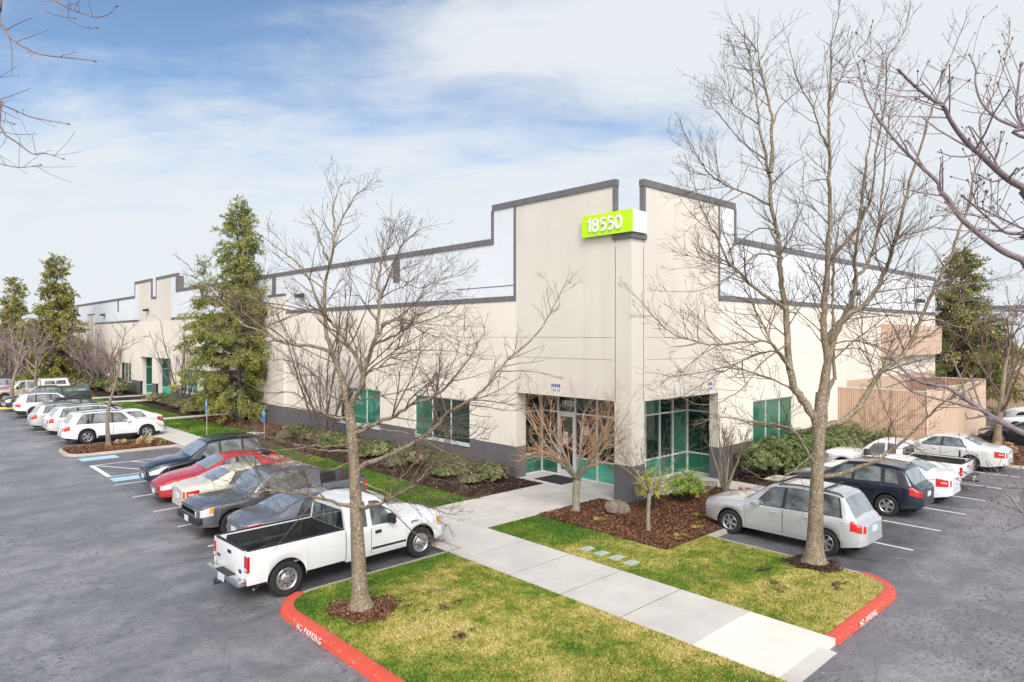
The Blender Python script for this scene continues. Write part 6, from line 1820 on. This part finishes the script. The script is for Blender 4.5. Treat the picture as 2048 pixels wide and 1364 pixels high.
for k, (x, y, lb) in enumerate(((16.6, 13.6, 'yellow ground cover clump left of the tan boulder'), (19.4, 11.7, 'yellow ground cover clump behind the slim maple'), (18.1, 11.0, 'yellow ground cover clump near the silver vehicle wheel'), (17.0, 10.9, 'yellow ground cover clump at the front point of the bark bed'), (20.6, 11.6, 'yellow ground cover clump beside the silver vehicle bonnet'))):
    tuft('ground_cover', lb, 'plant', (x, y, .01), 90+k, M_YEL, 70, .2, .06, .007, YG)
tuft('dry_grass', 'dry straw tuft on the island nearer the walkway', 'plant', (10.5, 40.4, 0), 95, M_STRAW, 300, .30, .40, .005)
tuft('dry_grass', 'dry straw tuft on the island between two straw tufts', 'plant', (10.2, 39.6, 0), 96, M_STRAW, 300, .34, .38, .005)
tuft('dry_grass', 'dry straw tuft on the island beside the slender tree', 'plant', (9.3, 40.6, 0), 97, M_STRAW, 200, .24, .30, .005)
tuft('ground_cover', 'tiny yellow clump on the island at the walkway end', 'plant', (11.2, 39.9, 0), 98, M_YEL, 160, .16, .16, .012)
tuft('red_sprig', 'small red leaved sprig beside the walkway at the right entry', 'plant', (22.9, 12.0, 0), 99, M_RSPRIG, 34, .2, .36, .007)
for k, (x, y) in enumerate(((8.2, 69.3), (9.9, 69.2), (7.4, 70.8))):
    shrub('rust_shrub', 'low rust brown shrub at the foot of the far island trees', 'shrub', (x, y, 0), 101+k, M_RUST, 160, .6, .6, .14, 'rust shrubs on the far island')
for k, (x, y) in enumerate(((39.2, 8.0), (40.6, 7.4), (42.0, 7.8))):
    tuft('dry_grass', 'dry straw tuft on the right island near the black sedan', 'plant', (x, y, 0), 105+k, M_STRAW, 260, .35, .4, .012, 'straw tufts on the right island')
# ------------------------------------------------------------------ small things
M_ROCK = mat_bark('boulder_stone', (.13,.105,.08), (.28,.235,.18), (.40,.36,.29), .5, .6)
def boulder(label, loc, sx, sy, sz, seed, rotz):
    bm = bmesh.new(); bmesh.ops.create_icosphere(bm, subdivisions=4, radius=1)
    rng = np.random.default_rng(seed); planes = [(unit(rng.normal(0, 1, 3)), rng.uniform(.42, .78)) for _ in range(14)]
    from mathutils import noise as mn
    for v in bm.verts:
        p = np.array(v.co)
        for n, d in planes:
            k = np.dot(p, n)
            if k > d: p = p-n*(k-d)*.97
        p = p*(1+.05*mn.noise(Vector(p*3+seed)))
        v.co = (p[0]*sx, p[1]*sy, max(-.1, p[2]*sz+sz*.45))
    me = bpy.data.meshes.new('boulder'); bm.to_mesh(me); bm.free(); me.materials.append(M_ROCK)
    me.polygons.foreach_set('use_smooth', [True]*len(me.polygons)); me.set_sharp_from_angle(angle=rad(22))
    o = bpy.data.objects.new('boulder', me); link(o); o.location = loc; o.rotation_euler = (0, 0, rotz)
    return tag(o, label, 'boulder')
boulder('tan boulder in the bark bed left of the corner pier', (17.75, 13.75, 0), .50, .30, .36, 3, rad(-35))
boulder('pointed grey boulder at the right entry walkway', (22.35, 13.25, 0), .48, .30, .44, 8, rad(-30))
M_BOX = simple('valve_lid_green', (.36,.43,.37), .7, 0, .25, 9)
for k, (x, y, rz, lb) in enumerate(((14.1, 12.0, 3, 'first of four green valve box lids from the entry'), (14.08, 11.48, -4, 'second of four green valve box lids from the entry'), (14.1, 10.98, 2, 'third of four green valve box lids from the entry'), (14.06, 10.48, -2, 'fourth of four green valve box lids, nearest the drive'))):
    b = MB(); b.box(-.19, .19, -.13, .13, -.1, .012, 0, bev=.012); b.box(-.06, .06, -.012, .012, .0121, .016)
    tag(b.obj('valve_box_lid', M_BOX, None, (x, y, .015), rotz=rad(rz)), lb, 'utility lid', 'irrigation valve lids in the right lawn')
M_MAT = simple('entrance_mat_black', (.02,.02,.022), .95, 0, .3, 30, .4)
b = MB(); b.box(-.62, .62, -.76, .76, 0, .014, 0, bev=.005)
tag(b.obj('door_mat', M_MAT, None, (20.05, 18.62, .001)), 'black entrance mat before the glass door', 'mat')
# trash bin leaning dark against the base of the R facade
bn = thing('waste_bin', 'black wheeled bin against the charcoal base right of the right entry', 'bin', (26.35, 13.85, 0))
b = MB(); vs = [(-.22,-.2,.06),(.22,-.2,.06),(.22,.2,.06),(-.22,.2,.06),(-.28,-.27,.92),(.28,-.27,.92),(.28,.27,.92),(-.28,.27,.92)]
b.add(vs, [(0,3,2,1),(4,5,6,7),(0,1,5,4),(1,2,6,5),(2,3,7,6),(3,0,4,7)]); b.obj('bin_body', M_BLACK, bn)
b = MB(); b.box(-.30, .30, -.30, .30, .925, .98, 0, bev=.02); b.obj('lid', M_BLACK, bn)
for y in (-.2, .2):
    b = MB(); b.lathe([(.001,-.03),(.09,-.03),(.1,0),(.09,.03),(.001,.03)], 14, 'y', 0, Matrix.Translation((-.2, y, .1))); b.obj('wheel', M_TYRE, bn)
b = MB(); b.tube([(-.26,-.2,1.0),(-.36,-.2,1.03),(-.36,.2,1.03),(-.26,.2,1.0)], .018, 6); b.obj('handle', M_BLACK, bn)
# accessible-parking signs
M_SBLUE = simple('sign_blue', (.03,.17,.55), .45, 0, .08, 5); M_GALV = simple('galvanised_post', (.42,.43,.44), .45, .6)
def parking_sign(label, x, y, zt):
    t = thing('parking_sign', label, 'sign', (x, y, 0), group='accessible parking signs')
    b = MB(); b.tube([(0,0,-.05),(0,0,zt)], .028, 8); b.obj('post', M_GALV, t)
    b = MB(); b.box(-.036, -.03, -.155, .155, zt-.56, zt-.02, 0, bev=.002); p = b.obj('sign_panel', M_SBLUE, t)
    b = MB(); xx = -.0385
    b.lathe([(.085,0),(.11,0)], 20, 'z', 0, Matrix.Translation((xx, .01, zt-.24)) @ Matrix.Rotation(rad(90), 4, 'Y'))
    b.lathe([(.001,0),(.03,0)], 12, 'z', 0, Matrix.Translation((xx, -.005+.02, zt-.075)) @ Matrix.Rotation(rad(90), 4, 'Y'))
    for q in ([(.0,-.11),(.0,-.24),(-.07,-.24),(-.10,-.33)], [(.0,-.16),(-.06,-.16)]):
        for (y0, z0), (y1, z1) in zip(q, q[1:]):
            d = Vector((0, y1-y0, z1-z0)); n = Vector((0, -d.z, d.y)).normalized()*.014
            a0 = Vector((xx-.0004, y0+.015, zt+z0)); a1 = a0+d
            b.quad(a0-n, a1-n, a1+n, a0+n)
    b.obj('wheelchair_symbol', M_PRINT, p)
    b = MB(); b.box(-.036, -.03, -.155, .155, zt-.74, zt-.58, 0, bev=.002); q = b.obj('sign_plate', M_SBLUE, t)
    text_mesh('plate_lettering', 'VAN', .10, .0005, M_PRINT, q, axes((-.0372, .105, zt-.70), (0,-1,0), (0,0,1)), .002)
parking_sign('farther accessible parking sign on a steel post, nearer the tall cedar', 13.75, 40.6, 2.15)
parking_sign('nearer accessible parking sign on a steel post behind the black vehicle', 14.2, 33.6, 2.15)
# leaves on the road and walks, twigs on the lawn
M_LEAFS = mat_leaf('fallen_leaf', [(0, (.30,.16,.08)), (.5, (.50,.34,.22)), (1, (.70,.58,.46))])
rng = np.random.default_rng(77)
def leaf_mesh(n, area, z, s):
    V = []
    for k in range(n):
        x, y = rng.uniform(*area[0]), rng.uniform(*area[1]); a = rng.uniform(0, 6.28); L = s*rng.uniform(.6, 1.3)
        for j in range(5):
            b = a+(j-2)*.62; q = L*(1 if j % 2 == 0 else .8)
            V.append([(x, y, z), (x+q*.5*math.cos(b-.2), y+q*.5*math.sin(b-.2), z+.012), (x+q*math.cos(b), y+q*math.sin(b), z+.006), (x+q*.5*math.cos(b+.2), y+q*.5*math.sin(b+.2), z+.012)])
    V = np.array(V).reshape(-1, 3)
    o = mesh('fallen_leaves', V, np.arange(len(V)).reshape(-1, 4), M_LEAFS); o['kind'] = 'stuff'
leaf_mesh(46, ((16.5, 30), (-1, 6.6)), ROAD+.004, .06)
leaf_mesh(26, ((11, 18), (2.5, 5)), ROAD+.004, .055)
leaf_mesh(40, ((13.5, 17.8), (5.4, 15)), .012, .04); leaf_mesh(40, ((6.6, 11), (5, 14)), .02, .04); leaf_mesh(50, ((13.5, 15.3), (19, 38)), .03, .04)
W = Wood()
for (x, y, L, a) in ((16.9, 9.2, .35, 1.0), (14.9, 8.9, .5, .2), (14.6, 8.4, .6, 2.2), (16.6, 9.0, .3, 2.8), (15.4, 7.4, .7, .5), (7.2, 13.3, .4, .8), (9.0, 12.4, .5, -.4), (8.3, 11.9, .3, .3)):
    p = np.array([x, y, .035]); d = np.array([math.cos(a), math.sin(a), .03]); W.add([p, p+d*L*.4+[0, .02, .02], p+d*L*.75, p+d*L], [.009, .008, .006, .004]); W.add([p+d*L*.4, p+d*L*.4+np.array([-d[1], d[0], .1])*L*.35], [.005, .003])
o = W.build('fallen_twigs', M_TWIG, None, kind='stuff')
# leaf litter in the small white pickup's bed
for ob in list(bpy.data.objects):
    if ob.get('label', '').startswith('small white pickup'):
        V = []
        for k in range(60):
            x, y = rng.uniform(-2.2, -1.0), rng.uniform(-.7, .7); a = rng.uniform(0, 6.28); L = .09
            V.append([(x, y, .76), (x+L*math.cos(a), y+L*math.sin(a), .80), (x+L*1.4*math.cos(a+.5), y+L*1.4*math.sin(a+.5), .78), (x+L*math.cos(a+1), y+L*math.sin(a+1), .75)])
        V = np.array(V).reshape(-1, 3); mesh('leaf_litter', V, np.arange(len(V)).reshape(-1, 4), M_LEAFS, ob)['kind'] = 'stuff'
# far woodland closing the view to the left, behind the lot
M_FAR = mat_leaf('far_wood_foliage', [(0, (.05,.055,.03)), (.5, (.12,.11,.08)), (1, (.22,.19,.16))])
def woodland(cx, cy, sx, sy, h, n, leaf):
    x = rng.uniform(-sx, sx, n); y = rng.uniform(-sy, sy, n)
    top = h*(.65+.25*np.sin(x*.21+y*.13)+.12*np.sin(x*.6+1))
    z = top*rng.uniform(0, 1, n)**.6
    d = rng.normal(0, 1, (n, 3)); d /= np.linalg.norm(d, axis=1)[:, None]; e = np.cross(d, rng.normal(0, 1, (n, 3))); e /= np.linalg.norm(e, axis=1)[:, None]
    c = np.stack([cx+x, cy+y, z], 1); L = leaf*rng.uniform(.5, 1.5, n)[:, None]
    V = np.stack([c-d*L, c+e*L*.5, c+d*L, c-e*L*.5], 1).reshape(-1, 3)
    mesh('woodland', V, np.arange(n*4).reshape(-1, 4), M_FAR)['kind'] = 'stuff'
woodland(-10, 190, 40, 12, 9, 9000, .7)
woodland(110, -30, 10, 60, 8, 8000, .7)

# ------------------------------------------------------------------ camera, light, sky
cam = bpy.data.cameras.new('camera'); camo = bpy.data.objects.new('camera', cam); COL.objects.link(camo)
camo.location = (0, 0, CAMZ); camo.rotation_euler = (rad(90), 0, -HEAD)
cam.sensor_width = 36; cam.lens = FPX/2048*36; cam.clip_end = 2000; cam.clip_start = .05
cam.shift_y = -(682-HORIZ)/2048.0
SC.camera = camo

SUN_AZ, SUN_EL = math.atan2(-.55, -.83), rad(42)
sd = Vector((math.sin(SUN_AZ)*math.cos(SUN_EL), math.cos(SUN_AZ)*math.cos(SUN_EL), math.sin(SUN_EL)))
sl = bpy.data.lights.new('sun', 'SUN'); sl.energy = 1.45; sl.angle = rad(24); sl.color = (1, .965, .92)
so = bpy.data.objects.new('sun', sl); COL.objects.link(so); so.rotation_euler = (-sd).to_track_quat('-Z', 'Y').to_euler()

w = bpy.data.worlds.new('World'); SC.world = w; w.use_nodes = True
nt = w.node_tree; N = nt.nodes; LK = nt.links.new
bg = N['Background']; bg.inputs['Strength'].default_value = .1
sky = N.new('ShaderNodeTexSky'); sky.sky_type = 'NISHITA'; sky.sun_disc = False
sky.sun_elevation = SUN_EL; sky.sun_rotation = SUN_AZ % (2*math.pi); sky.air_density = 1.0; sky.dust_density = .4; sky.ozone_density = 2.0
tc = N.new('ShaderNodeTexCoord')
def vdot(vec):
    d = N.new('ShaderNodeVectorMath'); d.operation = 'DOT_PRODUCT'; d.inputs[1].default_value = vec; LK(tc.outputs['Generated'], d.inputs[0]); return d.outputs['Value']
def m2(op, a, b=None, clamp=False):
    m = N.new('ShaderNodeMath'); m.operation = op; m.use_clamp = clamp
    for i, v in enumerate((a, b)):
        if v is None: continue
        if isinstance(v, (int, float)): m.inputs[i].default_value = v
        else: LK(v, m.inputs[i])
    return m.outputs[0]
def rng_(v, a, b, lo=0.0, hi=1.0):
    m = N.new('ShaderNodeMapRange'); m.interpolation_type = 'SMOOTHSTEP'
    m.inputs['From Min'].default_value = a; m.inputs['From Max'].default_value = b; m.inputs['To Min'].default_value = lo; m.inputs['To Max'].default_value = hi
    LK(v, m.inputs['Value']); return m.outputs['Result']
elev = vdot((0, 0, 1)); right = vdot((RT[0], RT[1], 0)); fwd = vdot((FW[0], FW[1], 0)); sund = vdot(tuple(sd))
sep = N.new('ShaderNodeSeparateXYZ'); LK(tc.outputs['Generated'], sep.inputs[0])
den = m2('ADD', m2('MAXIMUM', sep.outputs['Z'], 0.0), .22)
comb = N.new('ShaderNodeCombineXYZ'); LK(m2('DIVIDE', right, den), comb.inputs[0]); LK(m2('DIVIDE', fwd, den), comb.inputs[1])
def cl(scale, sx, sy, detail, off, dist=.4):
    mp = N.new('ShaderNodeMapping'); mp.inputs['Scale'].default_value = (sx, sy, 1); mp.inputs['Location'].default_value = off
    LK(comb.outputs[0], mp.inputs['Vector'])
    n = N.new('ShaderNodeTexNoise'); n.inputs['Scale'].default_value = scale; n.inputs['Detail'].default_value = detail; n.inputs['Roughness'].default_value = .62; n.inputs['Distortion'].default_value = dist
    LK(mp.outputs[0], n.inputs['Vector']); return n.outputs['Fac']
n1 = cl(1.5, .9, 1.25, 9, (1.7, .6, 0), .25); n2 = cl(4.2, .75, 1.5, 9, (4.2, 2.2, 0), .5)
def blob(u, v, ru, rv):
    """a soft cloud bank centred on a compass bearing and height"""
    a0, e0 = (u-1024)/FPX, (HORIZ-v)/FPX
    fx = m2('DIVIDE', right, m2('MAXIMUM', fwd, .05)); fz = m2('DIVIDE', elev, m2('MAXIMUM', fwd, .05))
    q = m2('ADD', m2('POWER', m2('ABSOLUTE', m2('DIVIDE', m2('SUBTRACT', fx, a0), ru/FPX)), 2.0), m2('POWER', m2('ABSOLUTE', m2('DIVIDE', m2('SUBTRACT', fz, e0), rv/FPX)), 2.0))
    return m2('MULTIPLY', m2('POWER', 2.718, m2('MULTIPLY', q, -1.0)), rng_(fwd, .05, .3))
hz = rng_(elev, .08, .52, 1.0, .13)
c = m2('ADD', hz, m2('MULTIPLY', m2('SUBTRACT', n1, .5), 1.25))
c = m2('ADD', c, m2('MULTIPLY', m2('SUBTRACT', n2, .5), .85))
c = m2('ADD', c, m2('MULTIPLY', blob(1080, 60, 470, 120), .95))
c = m2('ADD', c, m2('MULTIPLY', blob(2050, 200, 420, 420), .95))
c = m2('ADD', c, m2('MULTIPLY', blob(1500, 60, 260, 130), .45))
c = m2('SUBTRACT', c, m2('MULTIPLY', blob(250, 60, 620, 190), .42))
c = m2('SUBTRACT', c, m2('MULTIPLY', blob(1250, 260, 300, 60), .32))
c = m2('ADD', c, rng_(fwd, .1, -.5, 0, .75))      # cloud cover is closed behind the viewpoint
cov = rng_(c, .0, .95, .04, .98)
bright = m2('ADD', 5.9, m2('MULTIPLY', m2('POWER', m2('MAXIMUM', sund, 0.0), 3.0), 17.0))
mixc = N.new('ShaderNodeMix'); mixc.data_type = 'RGBA'
tint = N.new('ShaderNodeVectorMath'); tint.operation = 'SCALE'; LK(bright, tint.inputs['Scale'])
wb = N.new('ShaderNodeMix'); wb.data_type = 'RGBA'; wb.inputs[6].default_value = (.93, .98, 1.03, 1); wb.inputs[7].default_value = (1.015, 1.0, .975, 1); LK(rng_(sund, -.2, .7), wb.inputs[0]); LK(wb.outputs[2], tint.inputs[0])
blue = N.new('ShaderNodeVectorMath'); blue.operation = 'MULTIPLY'; LK(sky.outputs[0], blue.inputs[0]); blue.inputs[1].default_value = (.84, .96, 1.03)
LK(cov, mixc.inputs[0]); LK(blue.outputs[0], mixc.inputs[6]); LK(tint.outputs[0], mixc.inputs[7])
LK(mixc.outputs[2], bg.inputs['Color'])

vs_ = SC.view_settings; vs_.view_transform = 'Standard'; vs_.look = 'None'; vs_.exposure = .58; vs_.gamma = 1; vs_.use_curve_mapping = False
SC.cycles.max_bounces = 6; SC.cycles.diffuse_bounces = 3; SC.cycles.glossy_bounces = 3; SC.cycles.use_denoising = True
